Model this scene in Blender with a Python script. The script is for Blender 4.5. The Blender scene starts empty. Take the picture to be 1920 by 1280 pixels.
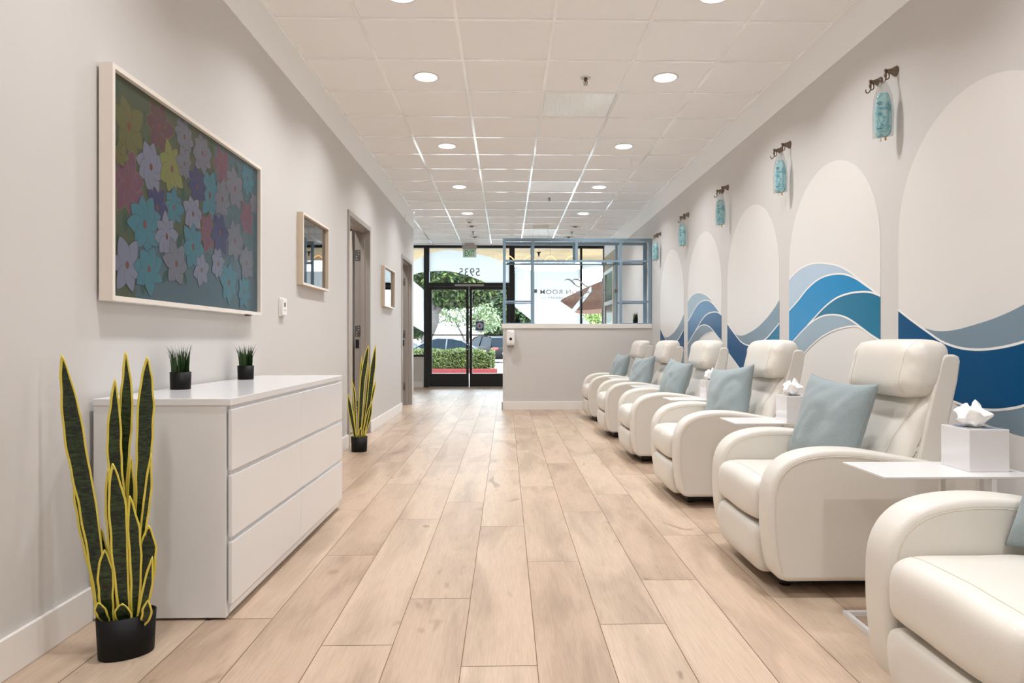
import bpy, bmesh, math, random
from mathutils import Vector, Matrix, noise
random.seed(7)
S = bpy.context.scene
C = S.collection
PI = math.pi
sin, cos = math.sin, math.cos

# ------------------------------------------------------------------ camera
cam = bpy.data.cameras.new('camera')
cam.lens = 1265.0 / 1920 * 36
cam.sensor_width = 36
cam.shift_x = -14.8 / 1920
cam.shift_y = -1.2 / 1920
cam.clip_end = 300
camo = bpy.data.objects.new('camera', cam)
C.objects.link(camo)
camo.location = (0, 0, 0.9765)
camo.rotation_euler = (PI / 2, 0, -math.atan(25.4 / 1265))
S.camera = camo

# ------------------------------------------------------------------ world, sun, exposure
W = bpy.data.worlds.new('sky'); S.world = W
W.use_nodes = True
bg = W.node_tree.nodes['Background']
bg.inputs[0].default_value = (0.80, 0.90, 1.0, 1)
bg.inputs[1].default_value = 7.5
sun = bpy.data.lights.new('sun', 'SUN'); sun.energy = 1.2; sun.angle = 0.02; sun.color = (1, 0.95, 0.86)
suno = bpy.data.objects.new('sun', sun); C.objects.link(suno)
suno.rotation_euler = (math.radians(38), math.radians(28), 0)
S.view_settings.view_transform = 'Standard'
S.view_settings.look = 'None'
S.view_settings.exposure = 0.10
S.view_settings.gamma = 1.0
S.view_settings.use_curve_mapping = False
LAMP_W = 14.0          # watts of one recessed downlight
LAMP_C = (0.97, 0.98, 1.0)
try:
    S.cycles.max_bounces = 12; S.cycles.diffuse_bounces = 6; S.cycles.glossy_bounces = 4
    S.cycles.transparent_max_bounces = 16; S.cycles.sample_clamp_indirect = 6
    S.cycles.use_denoising = True
except Exception:
    pass

# ------------------------------------------------------------------ materials
def lin(c):
    return tuple(((v / 255) / 12.92 if v / 255 <= 0.04045 else ((v / 255 + 0.055) / 1.055) ** 2.4) for v in c)
MATS = {}
def mat(name, rgb, rough=0.5, metal=0.0, bump=0.0, bscale=50, var=0.0, vscale=8, emit=None, es=0.0, coat=0.0, stretch=(1, 1, 1), spec=None, sheen=0):
    if name in MATS: return MATS[name]
    m = bpy.data.materials.new(name); m.use_nodes = True
    nt = m.node_tree; b = nt.nodes['Principled BSDF']
    col = lin(rgb) + (1,)
    b.inputs['Base Color'].default_value = col
    b.inputs['Roughness'].default_value = rough
    b.inputs['Metallic'].default_value = metal
    if coat: b.inputs['Coat Weight'].default_value = coat; b.inputs['Coat Roughness'].default_value = 0.08
    if spec is not None: b.inputs['Specular IOR Level'].default_value = spec
    if sheen: b.inputs['Sheen Weight'].default_value = sheen
    if emit: b.inputs['Emission Color'].default_value = lin(emit) + (1,); b.inputs['Emission Strength'].default_value = es
    if bump or var:
        tc = nt.nodes.new('ShaderNodeTexCoord'); mp = nt.nodes.new('ShaderNodeMapping')
        mp.inputs['Scale'].default_value = stretch
        nt.links.new(tc.outputs['Object'], mp.inputs[0])
    if bump:
        n = nt.nodes.new('ShaderNodeTexNoise'); n.inputs['Scale'].default_value = bscale; n.inputs['Detail'].default_value = 4
        bp = nt.nodes.new('ShaderNodeBump'); bp.inputs['Strength'].default_value = bump; bp.inputs['Distance'].default_value = 0.01
        nt.links.new(mp.outputs[0], n.inputs['Vector']); nt.links.new(n.outputs['Fac'], bp.inputs['Height'])
        nt.links.new(bp.outputs[0], b.inputs['Normal'])
    if var:
        n2 = nt.nodes.new('ShaderNodeTexNoise'); n2.inputs['Scale'].default_value = vscale; n2.inputs['Detail'].default_value = 3
        mx = nt.nodes.new('ShaderNodeMixRGB'); mx.blend_type = 'MULTIPLY'
        mx.inputs[1].default_value = col
        rp = nt.nodes.new('ShaderNodeValToRGB')
        rp.color_ramp.elements[0].position = 0.3; rp.color_ramp.elements[1].position = 0.7
        rp.color_ramp.elements[0].color = (1 - var, 1 - var, 1 - var, 1)
        mx.inputs[0].default_value = 1
        nt.links.new(mp.outputs[0], n2.inputs['Vector']); nt.links.new(n2.outputs['Fac'], rp.inputs[0])
        nt.links.new(rp.outputs[0], mx.inputs[2]); nt.links.new(mx.outputs[0], b.inputs['Base Color'])
    MATS[name] = m
    return m

def glass_mat(name, tint=(1, 1, 1), refl=0.5, rough=0.0):
    """thin clear pane: see-through with a Fresnel reflection"""
    m = bpy.data.materials.new(name); m.use_nodes = True; nt = m.node_tree; nt.nodes.clear()
    o = nt.nodes.new('ShaderNodeOutputMaterial'); mx = nt.nodes.new('ShaderNodeMixShader')
    t = nt.nodes.new('ShaderNodeBsdfTransparent'); g = nt.nodes.new('ShaderNodeBsdfGlossy')
    t.inputs[0].default_value = tint + (1,); g.inputs['Roughness'].default_value = rough
    f = nt.nodes.new('ShaderNodeFresnel'); f.inputs[0].default_value = 1.45
    mu = nt.nodes.new('ShaderNodeMath'); mu.operation = 'MULTIPLY'; mu.inputs[1].default_value = refl
    nt.links.new(f.outputs[0], mu.inputs[0]); nt.links.new(mu.outputs[0], mx.inputs[0])
    nt.links.new(t.outputs[0], mx.inputs[1]); nt.links.new(g.outputs[0], mx.inputs[2]); nt.links.new(mx.outputs[0], o.inputs[0])
    return m
def film_mat(name, rgb, clear=0.12):
    m = bpy.data.materials.new(name); m.use_nodes = True; nt = m.node_tree; nt.nodes.clear()
    o = nt.nodes.new('ShaderNodeOutputMaterial'); mx = nt.nodes.new('ShaderNodeMixShader'); mx2 = nt.nodes.new('ShaderNodeMixShader')
    t = nt.nodes.new('ShaderNodeBsdfTransparent'); tl = nt.nodes.new('ShaderNodeBsdfTranslucent'); d = nt.nodes.new('ShaderNodeBsdfDiffuse')
    tl.inputs[0].default_value = lin(rgb) + (1,); d.inputs[0].default_value = lin(rgb) + (1,)
    mx.inputs[0].default_value = 0.12; mx2.inputs[0].default_value = clear
    nt.links.new(tl.outputs[0], mx.inputs[1]); nt.links.new(d.outputs[0], mx.inputs[2])
    nt.links.new(mx.outputs[0], mx2.inputs[1]); nt.links.new(t.outputs[0], mx2.inputs[2]); nt.links.new(mx2.outputs[0], o.inputs[0])
    return m

M_wall = mat('wall_paint', (208, 205, 202), 0.6, bump=0.03, bscale=300)
M_band = mat('white_paint_band', (246, 247, 247), 0.5)
M_base = mat('white_baseboard', (235, 231, 226), 0.35)
M_white = mat('white_plastic', (238, 236, 232), 0.35)
M_lacquer = mat('white_lacquer', (226, 226, 227), 0.22, coat=0.3)
M_tile = mat('ceiling_tile', (246, 246, 246), 0.85, bump=0.08, bscale=180)
M_tee = mat('ceiling_grid_white', (254, 254, 254), 0.22, coat=1.0)
M_leather = mat('cream_leather', (217, 212, 203), 0.42, bump=0.06, bscale=260, coat=0.12)
M_seam = mat('cream_leather_piping', (214, 203, 187), 0.5)
M_black = mat('black_plastic', (16, 15, 15), 0.4)
M_blackmetal = mat('black_aluminium', (18, 20, 24), 0.4, metal=0.0)
M_slate = mat('slate_blue_paint', (132, 158, 176), 0.45)
M_pillow = mat('dusty_blue_linen', (154, 168, 171), 0.9, bump=0.5, bscale=420, var=0.12, vscale=260, sheen=0.3)
M_metalwhite = mat('white_metal', (220, 219, 218), 0.3)
M_gloss = mat('white_gloss_acrylic', (228, 226, 227), 0.08, coat=0.5)
M_tissue = mat('white_tissue', (246, 244, 242), 0.9)
M_nickel = mat('dark_nickel', (122, 108, 94), 0.4, metal=0.6)
M_pot = mat('black_pot', (7, 6, 6), 0.5, spec=0.25)
M_leafdark = None
M_frame = mat('pale_wood_frame', (205, 188, 166), 0.5, var=0.08, vscale=20, stretch=(1, 1, 0.1))
M_framewhite = mat('champagne_frame', (232, 224, 214), 0.4)
M_doorframe = mat('grey_door_frame', (160, 152, 145), 0.4)
M_door = mat('door_leaf_paint', (214, 206, 195), 0.5)
M_steel = mat('brushed_steel', (120, 118, 116), 0.35, metal=0.7)
M_glass = glass_mat('clear_glass', (0.97, 0.985, 0.985), 0.6)
M_glassb = glass_mat('shelf_glass', (0.80, 0.90, 0.93), 0.8)
M_film = film_mat('frosted_film', (240, 246, 250), 0.10)
M_lens = mat('downlight_lens', (255, 255, 255), 0.5, emit=(255, 250, 242), es=3.0)
M_lensoff = mat('downlight_lens_off', (250, 250, 249), 0.4)

# snake plant leaf: dark green with irregular pale bands
def leaf_mat():
    m = bpy.data.materials.new('snake_leaf_green'); m.use_nodes = True; nt = m.node_tree; b = nt.nodes['Principled BSDF']
    tc = nt.nodes.new('ShaderNodeTexCoord'); mp = nt.nodes.new('ShaderNodeMapping'); mp.inputs['Scale'].default_value = (14, 14, 60)
    n = nt.nodes.new('ShaderNodeTexNoise'); n.inputs['Scale'].default_value = 2.2; n.inputs['Detail'].default_value = 3; n.inputs['Distortion'].default_value = 1.2
    r = nt.nodes.new('ShaderNodeValToRGB')
    r.color_ramp.elements[0].position = 0.42; r.color_ramp.elements[1].position = 0.6
    r.color_ramp.elements[0].color = lin((11, 20, 12)) + (1,); r.color_ramp.elements[1].color = lin((46, 66, 30)) + (1,)
    nt.links.new(tc.outputs['Object'], mp.inputs[0]); nt.links.new(mp.outputs[0], n.inputs['Vector'])
    nt.links.new(n.outputs['Fac'], r.inputs[0]); nt.links.new(r.outputs[0], b.inputs['Base Color'])
    b.inputs['Roughness'].default_value = 0.38
    return m
M_leaf = leaf_mat()
M_leafedge = mat('snake_leaf_yellow', (222, 204, 84), 0.45)
M_grass = mat('grass_blade', (44, 74, 28), 0.5, var=0.4, vscale=60)

def floor_mat():
    m = bpy.data.materials.new('oak_plank'); m.use_nodes = True; nt = m.node_tree; b = nt.nodes['Principled BSDF']
    L = nt.links.new
    tc = nt.nodes.new('ShaderNodeTexCoord')
    at = nt.nodes.new('ShaderNodeAttribute'); at.attribute_name = 'plank'
    sep = nt.nodes.new('ShaderNodeSeparateXYZ'); L(at.outputs['Vector'], sep.inputs[0])
    off = nt.nodes.new('ShaderNodeVectorMath'); off.operation = 'MULTIPLY_ADD'
    L(at.outputs['Vector'], off.inputs[0]); off.inputs[1].default_value = (17, 31, 7); L(tc.outputs['Object'], off.inputs[2])
    def ramp(fac, *els):
        r = nt.nodes.new('ShaderNodeValToRGB'); cr = r.color_ramp
        while len(cr.elements) < len(els): cr.elements.new(0.5)
        for e, (p, c) in zip(cr.elements, els): e.position = p; e.color = tuple(c) + (1,)
        L(fac, r.inputs[0]); return r.outputs[0]
    def nz(scale, vec, det=5, dist=0.0, rg=0.55):
        mp = nt.nodes.new('ShaderNodeMapping'); mp.inputs['Scale'].default_value = vec; L(off.outputs[0], mp.inputs[0])
        n = nt.nodes.new('ShaderNodeTexNoise'); n.inputs['Scale'].default_value = scale; n.inputs['Detail'].default_value = det
        n.inputs['Distortion'].default_value = dist; n.inputs['Roughness'].default_value = rg
        L(mp.outputs[0], n.inputs['Vector']); return n.outputs['Fac']
    def mul(a, c, f=1.0):
        mx = nt.nodes.new('ShaderNodeMixRGB'); mx.blend_type = 'MULTIPLY'; mx.inputs[0].default_value = f
        L(a, mx.inputs[1]); L(c, mx.inputs[2]); return mx.outputs[0]
    g = [lin((188, 164, 142)), lin((198, 175, 153)), lin((203, 182, 160))]
    base = ramp(sep.outputs[0], (0.0, g[0]), (0.5, g[1]), (1.0, g[2]))
    smudge = ramp(nz(3.0, (1.9, 0.42, 1), 4, 0.6), (0.32, (0.72, 0.70, 0.69)), (0.56, (1, 1, 1)))
    grain = ramp(nz(16, (9, 0.45, 1), 6, 0.8), (0.30, (0.86, 0.84, 0.82)), (0.62, (1, 1, 1)))
    fine = ramp(nz(60, (6, 0.25, 1), 3), (0.3, (0.93, 0.92, 0.91)), (0.7, (1.0, 1.0, 1.0)))
    knots = ramp(nz(2.1, (2.6, 0.9, 1), 2, 1.6), (0.24, (0.62, 0.58, 0.54)), (0.33, (1, 1, 1)))
    L(mul(mul(mul(mul(base, smudge), grain), fine), knots), b.inputs['Base Color'])
    b.inputs['Roughness'].default_value = 0.36
    b.inputs['Specular IOR Level'].default_value = 0.45
    return m
M_plank = floor_mat()
M_groove = mat('plank_groove', (122, 92, 62), 0.7)

# ------------------------------------------------------------------ mesh builder
class MB:
    def __init__(s): s.v = []; s.f = []; s.m = []; s.sm = []
    def add(s, vs, fs, mi=0, smooth=False):
        o = len(s.v); s.v += [tuple(v) for v in vs]
        for f in fs: s.f.append([i + o for i in f]); s.m.append(mi); s.sm.append(smooth)
        return s
    def box(s, x0, x1, y0, y1, z0, z1, mi=0, bev=0.0, seg=2):
        if bev <= 0:
            vs = [(x, y, z) for z in (z0, z1) for y in (y0, y1) for x in (x0, x1)]
            return s.add(vs, [(0, 2, 3, 1), (4, 5, 7, 6), (0, 1, 5, 4), (2, 6, 7, 3), (0, 4, 6, 2), (1, 3, 7, 5)], mi)
        bm = bmesh.new(); bmesh.ops.create_cube(bm, size=1)
        for v in bm.verts:
            v.co = Vector(((x0 + x1) / 2 + v.co.x * (x1 - x0), (y0 + y1) / 2 + v.co.y * (y1 - y0), (z0 + z1) / 2 + v.co.z * (z1 - z0)))
        bmesh.ops.bevel(bm, geom=bm.edges[:], offset=bev, segments=seg, affect='EDGES', profile=0.5)
        s.bm(bm, mi, False); return s
    def bm(s, bm, mi=0, smooth=True):
        bm.verts.index_update()
        s.add([v.co[:] for v in bm.verts], [[v.index for v in f.verts] for f in bm.faces], mi, smooth); bm.free(); return s
    def prism(s, pts, a, b, axis='y', mi=0, smooth=False):
        """closed outline pts (2D) extruded from a to b along axis"""
        def p(u, w, t):
            return {'y': (u, t, w), 'x': (t, u, w), 'z': (u, w, t)}[axis]
        n = len(pts)
        vs = [p(u, w, a) for u, w in pts] + [p(u, w, b) for u, w in pts]
        fs = [list(range(n))[::-1], list(range(n, 2 * n))] + [(i, (i + 1) % n, n + (i + 1) % n, n + i) for i in range(n)]
        return s.add(vs, fs, mi, smooth)
    def tube(s, path, r, n=8, mi=0, cap=True, smooth=True):
        path = [Vector(p) for p in path]; rs = r if isinstance(r, (list, tuple)) else [r] * len(path)
        vs = []; up = None
        for i, p in enumerate(path):
            t = (path[min(i + 1, len(path) - 1)] - path[max(i - 1, 0)])
            t = t.normalized() if t.length > 1e-9 else Vector((0, 0, 1))
            if up is None: up = t.orthogonal().normalized()
            up = (up - t * up.dot(t)); up = up.normalized() if up.length > 1e-6 else t.orthogonal().normalized()
            w = t.cross(up)
            vs += [tuple(p + (up * cos(2 * PI * k / n) + w * sin(2 * PI * k / n)) * rs[i]) for k in range(n)]
        fs = [(i * n + k, i * n + (k + 1) % n, (i + 1) * n + (k + 1) % n, (i + 1) * n + k) for i in range(len(path) - 1) for k in range(n)]
        s.add(vs, fs, mi, smooth)
        if cap:
            o = len(s.v) - len(vs)
            s.f += [[o + k for k in range(n)][::-1], [o + (len(path) - 1) * n + k for k in range(n)]]; s.m += [mi, mi]; s.sm += [False, False]
        return s
    def bar(s, a, b, w, mi=0):
        """square bar from a to b"""
        return s.tube([a, b], w * 0.7071, 4, mi, True, False)
    def lathe(s, prof, c=(0, 0, 0), n=32, mi=0, sx=1.0, sy=1.0, smooth=True, axis='z', rot=0.0, capb=True, capt=True):
        vs = []
        for r, h in prof:
            for k in range(n):
                a = 2 * PI * k / n; x, y = r * cos(a) * sx, r * sin(a) * sy
                x, y = x * cos(rot) - y * sin(rot), x * sin(rot) + y * cos(rot)
                if axis == 'z': q = (c[0] + x, c[1] + y, c[2] + h)
                elif axis == 'x': q = (c[0] + h, c[1] + x, c[2] + y)
                else: q = (c[0] + x, c[1] + h, c[2] + y)
                vs.append(q)
        m = len(prof)
        fs = [(i * n + k, i * n + (k + 1) % n, (i + 1) * n + (k + 1) % n, (i + 1) * n + k) for i in range(m - 1) for k in range(n)]
        o = len(s.v); s.add(vs, fs, mi, smooth)
        if capb and prof[0][0] > 1e-6: s.f.append([o + k for k in range(n)][::-1]); s.m.append(mi); s.sm.append(False)
        if capt and prof[-1][0] > 1e-6: s.f.append([o + (m - 1) * n + k for k in range(n)]); s.m.append(mi); s.sm.append(False)
        return s
    def pad(s, c, h, n=5.0, res=14, warp=None, mi=0):
        """superellipsoid cushion, half sizes h"""
        seen = {}; vs = []; fs = []
        ex = n if isinstance(n, (tuple, list)) else (n, n, n)
        def V(p):
            k = tuple(round(q, 5) for q in p)
            if k in seen: return seen[k]
            a = [abs(q) for q in p]
            lo, hi = 0.0, 3.0
            for _ in range(26):
                t = (lo + hi) / 2
                if sum((t * q) ** e for q, e in zip(a, ex)) > 1: hi = t
                else: lo = t
            q = Vector((p[0] * lo * h[0], p[1] * lo * h[1], p[2] * lo * h[2]))
            if warp: q = warp(q)
            vs.append((c[0] + q[0], c[1] + q[1], c[2] + q[2])); seen[k] = len(vs) - 1
            return seen[k]
        g = [-1 + 2 * i / res for i in range(res + 1)]
        g = [sin(x * PI / 2 * 0.92) / sin(PI / 2 * 0.92) for x in g]
        for ax in range(3):
            for sg in (-1, 1):
                for i in range(res):
                    for j in range(res):
                        q = []
                        for (a, b) in ((i, j), (i + 1, j), (i + 1, j + 1), (i, j + 1)):
                            p = [0, 0, 0]; p[ax] = sg; p[(ax + 1) % 3] = g[a]; p[(ax + 2) % 3] = g[b]; q.append(V(p))
                        fs.append(q if sg > 0 else q[::-1])
        return s.add(vs, fs, mi, True)
    def shift(s, d):
        s.v = [(x + d[0], y + d[1], z + d[2]) for x, y, z in s.v]; return s
    def xf(s, M):
        s.v = [tuple(M @ Vector(v)) for v in s.v]; return s
    def build(s, name, mats, parent=None, solid=None):
        me = bpy.data.meshes.new(name); me.from_pydata(s.v, [], s.f)
        mats = mats if isinstance(mats, (list, tuple)) else [mats]
        for m in mats: me.materials.append(m)
        me.polygons.foreach_set('material_index', s.m); me.polygons.foreach_set('use_smooth', s.sm)
        me.update()
        o = bpy.data.objects.new(name, me); C.objects.link(o)
        if parent: o.parent = parent
        return o

def thing(name, label, cat, loc=(0, 0, 0), rz=0.0, group=None):
    o = bpy.data.objects.new(name, None); C.objects.link(o); o.location = loc; o.rotation_euler = (0, 0, rz)
    o.empty_display_size = 0.1
    return tag(o, label, cat, group)
def tag(o, label, cat, group=None, kind=None):
    o['label'] = label; o['category'] = cat
    if group: o['group'] = group
    if kind: o['kind'] = kind
    return o
def struct(o, label=None, cat=None):
    o['kind'] = 'structure'
    if label: o['label'] = label
    if cat: o['category'] = cat
    return o
def dup(o, loc=None, rz=None, label=None, group=None, parent=None):
    c = o.copy(); C.objects.link(c)
    if parent: c.parent = parent
    for ch in [q for q in bpy.data.objects if q.parent == o]: dup(ch, parent=c)
    if loc is not None: c.location = loc
    if rz is not None: c.rotation_euler = (0, 0, rz)
    if label: c['label'] = label
    if group: c['group'] = group
    return c
def text(name, body, size, mtx, m, parent=None, extrude=0.001, spacing=1.0, width=None, bold=0.0):
    cu = bpy.data.curves.new(name, 'FONT'); cu.body = body; cu.size = size; cu.extrude = extrude
    cu.align_x = 'CENTER'; cu.align_y = 'CENTER'; cu.space_character = spacing; cu.offset = bold
    t = bpy.data.objects.new(name, cu); C.objects.link(t)
    dg = bpy.context.evaluated_depsgraph_get(); dg.update()
    me = bpy.data.meshes.new_from_object(t.evaluated_get(dg)); bpy.data.objects.remove(t)
    me.materials.clear(); me.materials.append(m)
    xs = [v.co.x for v in me.vertices]
    if width and xs:
        k = width / (max(xs) - min(xs))
        for v in me.vertices: v.co.x *= k
    me.transform(mtx)
    o = bpy.data.objects.new(name, me); C.objects.link(o)
    if parent: o.parent = parent
    return o
def facing(loc, yaw):   # text upright in the vertical plane, read when looking along +Y for yaw=0
    return Matrix.Translation(loc) @ Matrix.Rotation(yaw, 4, 'Z') @ Matrix.Rotation(PI / 2, 4, 'X')
def spline(pts, n):
    """Catmull-Rom through pts, n samples per span"""
    P = [Vector(p) for p in pts]; P = [P[0] * 2 - P[1]] + P + [P[-1] * 2 - P[-2]]; out = []
    for i in range(1, len(P) - 2):
        for k in range(n):
            t = k / n
            out.append(0.5 * ((2 * P[i]) + (P[i + 1] - P[i - 1]) * t + (2 * P[i - 1] - 5 * P[i] + 4 * P[i + 1] - P[i + 2]) * t * t + (3 * P[i] - P[i - 1] - 3 * P[i + 1] + P[i + 2]) * t ** 3))
    out.append(P[-2]); return out
def interp(pts, u):
    """monotone-x smooth interpolation"""
    n = len(pts)
    if u <= pts[0][0]: i = 0
    elif u >= pts[-1][0]: i = n - 2
    else: i = max(k for k in range(n - 1) if pts[k][0] <= u)
    x0, y0 = pts[i]; x1, y1 = pts[i + 1]
    def sl(k):
        a = pts[max(k - 1, 0)]; b = pts[min(k + 1, n - 1)]; return (b[1] - a[1]) / (b[0] - a[0])
    h = x1 - x0; t = (u - x0) / h
    if t < 0: return y0 + sl(0) * (u - x0)
    if t > 1: return y1 + sl(n - 1) * (u - x1)
    return (2 * t ** 3 - 3 * t ** 2 + 1) * y0 + (t ** 3 - 2 * t ** 2 + t) * h * sl(i) + (-2 * t ** 3 + 3 * t ** 2) * y1 + (t ** 3 - t ** 2) * h * sl(i + 1)

# ------------------------------------------------------------------ dimensions
XL, XR = -1.4537, 2.071
CZ = 2.9785           # ceiling grid
BZ = 2.724            # lower edge of the white band at the wall tops
YB, YF = -2.6, 14.25  # back wall, storefront
XO = -4.6             # outer wall of side rooms
YE = 10.60            # end of the left wall
PY = 9.568            # partition face

# ------------------------------------------------------------------ floor (planks as one mesh)
def build_floor():
    mb = MB(); pv = []
    W_ = 0.2288; L_ = 1.53; g = 0.0013
    offs = {-4: 3.92, -3: 3.09, -2: 2.175, -1: 2.563, 0: 2.028, 1: 2.987, 2: 2.319, 3: 2.746, 4: 3.376}
    rnd = random.Random(3)
    k0 = math.floor((XO + 0.1357) / W_); k1 = math.floor((XR + 0.1357) / W_)
    for k in range(k0, k1 + 1):
        x0 = max(XO, -0.1357 + k * W_ + g); x1 = min(XR, -0.1357 + (k + 1) * W_ - g)
        o = offs.get(k, rnd.uniform(0, 1.5)); y = o - 10 * L_
        while y < YF:
            a, b = max(y + g, YB), min(y + L_ - g, YF)
            if b > a:
                mb.add([(x0, a, 0), (x1, a, 0), (x1, b, 0), (x0, b, 0)], [(0, 1, 2, 3)], 0)
                q = (rnd.random(), rnd.random(), rnd.random()); pv += [q] * 4
            y += L_
    n = len(mb.v)
    mb.box(XO, XR, YB, YF, -0.1, -0.0015, 1); pv += [(0, 0, 0)] * (len(mb.v) - n)
    o = mb.build('floor', [M_plank, M_groove])
    at = o.data.attributes.new('plank', 'FLOAT_VECTOR', 'POINT')
    at.data.foreach_set('vector', [c for q in pv for c in q])
    struct(o)
build_floor()

# ------------------------------------------------------------------ ceiling
def build_ceiling():
    mb = MB()
    mb.box(XO, XR + 0.1, YB, YF + 0.05, CZ + 0.008, CZ + 0.1, 0)
    struct(mb.build('ceiling', M_tile))
    t = MB(); w = 0.012
    x = -0.3107 - 0.6096 * 8
    gx = []
    while x < XR:
        if x > XO: gx.append(x)
        x += 0.6096
    for x in gx:
        y0 = YB if x > XL else YE
        t.box(x - w, x + w, YB if x > XL or True else YE, YF, CZ, CZ + 0.012)
    y = 4.216 - 0.6097 * 11
    while y < YF:
        t.box(XO, XR, y - w, y + w, CZ + 0.0004, CZ + 0.012)
        y += 0.6097
    for x in (XL + 0.011, XR - 0.011): t.box(x - 0.011, x + 0.011, YB, YE if x < 0 else YF, CZ - 0.0005, CZ + 0.012)
    struct(t.build('trim_1', M_tee))
build_ceiling()
BACKDIM = 0.12

# ------------------------------------------------------------------ walls
def wall_left():
    mb = MB(); a, b = XL - 0.14, XL
    for (y0, y1, z0) in ((YB, 6.22, 0), (6.22, 7.20, 2.165), (7.20, 9.39, 0), (9.39, 10.36, 2.165), (10.36, YE, 0)):
        mb.box(a, b, y0, y1, z0, CZ + 0.05)
    struct(mb.build('wall_left', M_wall))
wall_left()
struct(MB().box(XL - 0.0, XL + 0.004, YB, YE, BZ, CZ).build('trim_2', M_band))
struct(MB().box(XR - 0.004, XR, YB, YF, BZ, CZ).build('trim_3', M_band))
struct(MB().box(XR, XR + 0.14, YB, YF + 0.1, -0.1, CZ + 0.1).build('wall_right', M_wall))
struct(MB().box(XO, XR + 0.14, YB - 0.14, YB, -0.1, CZ + 0.1).build('wall_back', M_wall))
struct(MB().box(XO - 0.14, XO, YB - 0.14, YF + 0.1, -0.1, CZ + 0.1).build('wall_outer', M_wall))
mb = MB()
mb.box(XO, XL - 0.14, YE - 0.14, YE, 0, CZ + 0.05); mb.box(XO, XL - 0.14, 8.25, 8.39, 0, CZ + 0.05); mb.box(XO, XL - 0.14, 5.0, 5.14, 0, CZ + 0.05)
struct(mb.build('wall_inner', M_wall))
# baseboards
BH = 0.12
mb = MB()
for y0, y1 in ((YB, 6.20), (7.22, 9.37), (10.375, YE + 0.014)):
    mb.box(XL, XL + 0.014, y0, y1, 0, BH, bev=0.003)
mb.box(XO, XL + 0.014, YE, YE + 0.014, 0, BH, bev=0.003)
struct(mb.build('baseboard_left', M_base))
struct(MB().box(XR - 0.014, XR, YB, PY, 0, BH, bev=0.003).build('baseboard_right', M_base))

# door frames in the left wall (grey hollow metal), leaf swung into the room
def left_door(i, y0, y1, label):
    D = thing('door_%d' % i, label, 'door', (XL - 0.07, (y0 + y1) / 2, 0)); struct(D)
    ox, oy = XL - 0.07, (y0 + y1) / 2
    f = MB(); a0 = XL - 0.15; a1 = XL + 0.012; T = 2.18
    for (ya, yb, s) in ((y0 - 0.045, y0, 1), (y1, y1 + 0.045, -1)):
        f.box(a0, a1, ya, yb, 0.001, T)
    f.box(a0, a1, y0, y1, T - 0.045, T)
    # stop profile inside the jamb
    for (ya, yb) in ((y0, y0 + 0.014), (y1 - 0.014, y1)): f.box(XL - 0.085, XL - 0.045, ya, yb, 0.001, T - 0.060)
    f.box(XL - 0.085, XL - 0.045, y0, y1, T - 0.060, T - 0.045)
    f.shift((-ox, -oy, 0)).build('door_frame', M_doorframe, D)
    lf = MB(); lf.box(a0 - 0.02 - (y1 - y0), a0 - 0.02, y1 - 0.050, y1 - 0.006, 0.01, T - 0.05, bev=0.002)
    leaf = lf.shift((-ox, -oy, 0)).build('door_leaf', M_door, D)
    for z in (0.283, 1.08, 1.88):
        h = MB(); h.box(XL - 0.145, XL - 0.090, y1 - 0.004, y1, z - 0.057, z + 0.057)
        for dz in (-0.04, -0.013, 0.013, 0.04): h.lathe([(0.005, -0.0065), (0.005, -0.004)], (XL - 0.118 + (0.01 if dz > 0 else -0.01), y1, z + dz), 8, axis='y', mi=1)
        h.shift((-ox, -oy, 0)).build('hinge', [M_steel, M_white], D)
    st = MB(); st.box(XL - 0.140, XL - 0.105, y1 - 0.005, y1, 0.90, 0.99)
    st.shift((-ox, -oy, 0)).build('strike_plate', M_blackmetal, D)
left_door(1, 6.25, 7.17, 'open doorway with grey metal frame behind the second snake plant')
left_door(2, 9.42, 10.33, 'farther open doorway with grey metal frame at end of left wall')

# ------------------------------------------------------------------ right wall mural: six arch panels
M_panel = mat('arch_panel_white', (224, 221, 217), 0.45)
M_line = mat('mural_line_white', (240, 238, 234), 0.5)
def vin(n, c, r=0.3): return mat(n, c, r, var=0.08, vscale=2.2, spec=0.12)
M_navy = vin('mural_navy', (0, 78, 126)); M_greyb = vin('mural_grey_blue', (128, 148, 162))
M_bright = vin('mural_bright_blue', (0, 134, 192)); M_teal = vin('mural_teal', (0, 112, 148)); M_pale = vin('mural_pale_blue', (178, 198, 216))
M_mist = vin('mural_mist', (152, 172, 184)); M_bluerefl = vin('mural_blue_reflection', (70, 118, 160))  # last blue has the storefront reflection put into its colour
A1 = [(0, 1.423), (.097, 1.466), (.217, 1.493), (.349, 1.496), (.489, 1.474), (.619, 1.44), (.74, 1.383), (.853, 1.313), (.959, 1.25), (1, 1.223)]
A2 = [(0, 1.198), (.117, 1.256), (.237, 1.327), (.349, 1.373), (.455, 1.395), (.572, 1.397), (.681, 1.382), (.784, 1.345), (.867, 1.301), (.953, 1.252), (1, 1.222)]
A3 = [(0, .944), (.097, .998), (.294, 1.106), (.455, 1.194), (.588, 1.244), (.711, 1.262), (.826, 1.263), (.92, 1.252), (1, 1.226)]
A4 = [(0, .94), (.076, .984), (.198, 1.052), (.312, 1.105), (.421, 1.136), (.539, 1.143), (.651, 1.129), (.74, 1.1), (.84, 1.052), (.92, 1.012), (1, .978)]
A5 = [(0, .72), (.12, .82), (.237, .906), (.349, .968), (.455, 1.013), (.572, 1.044), (.681, 1.060), (.784, 1.064), (.85, 1.046)]
B1 = [(.185, 1.040), (.24, 1.027), (.30, 1.022), (.381, 1.028), (.464, 1.044), (.574, 1.070), (.66, 1.098), (.74, 1.132), (.824, 1.172), (.931, 1.236), (1, 1.287)]
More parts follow.
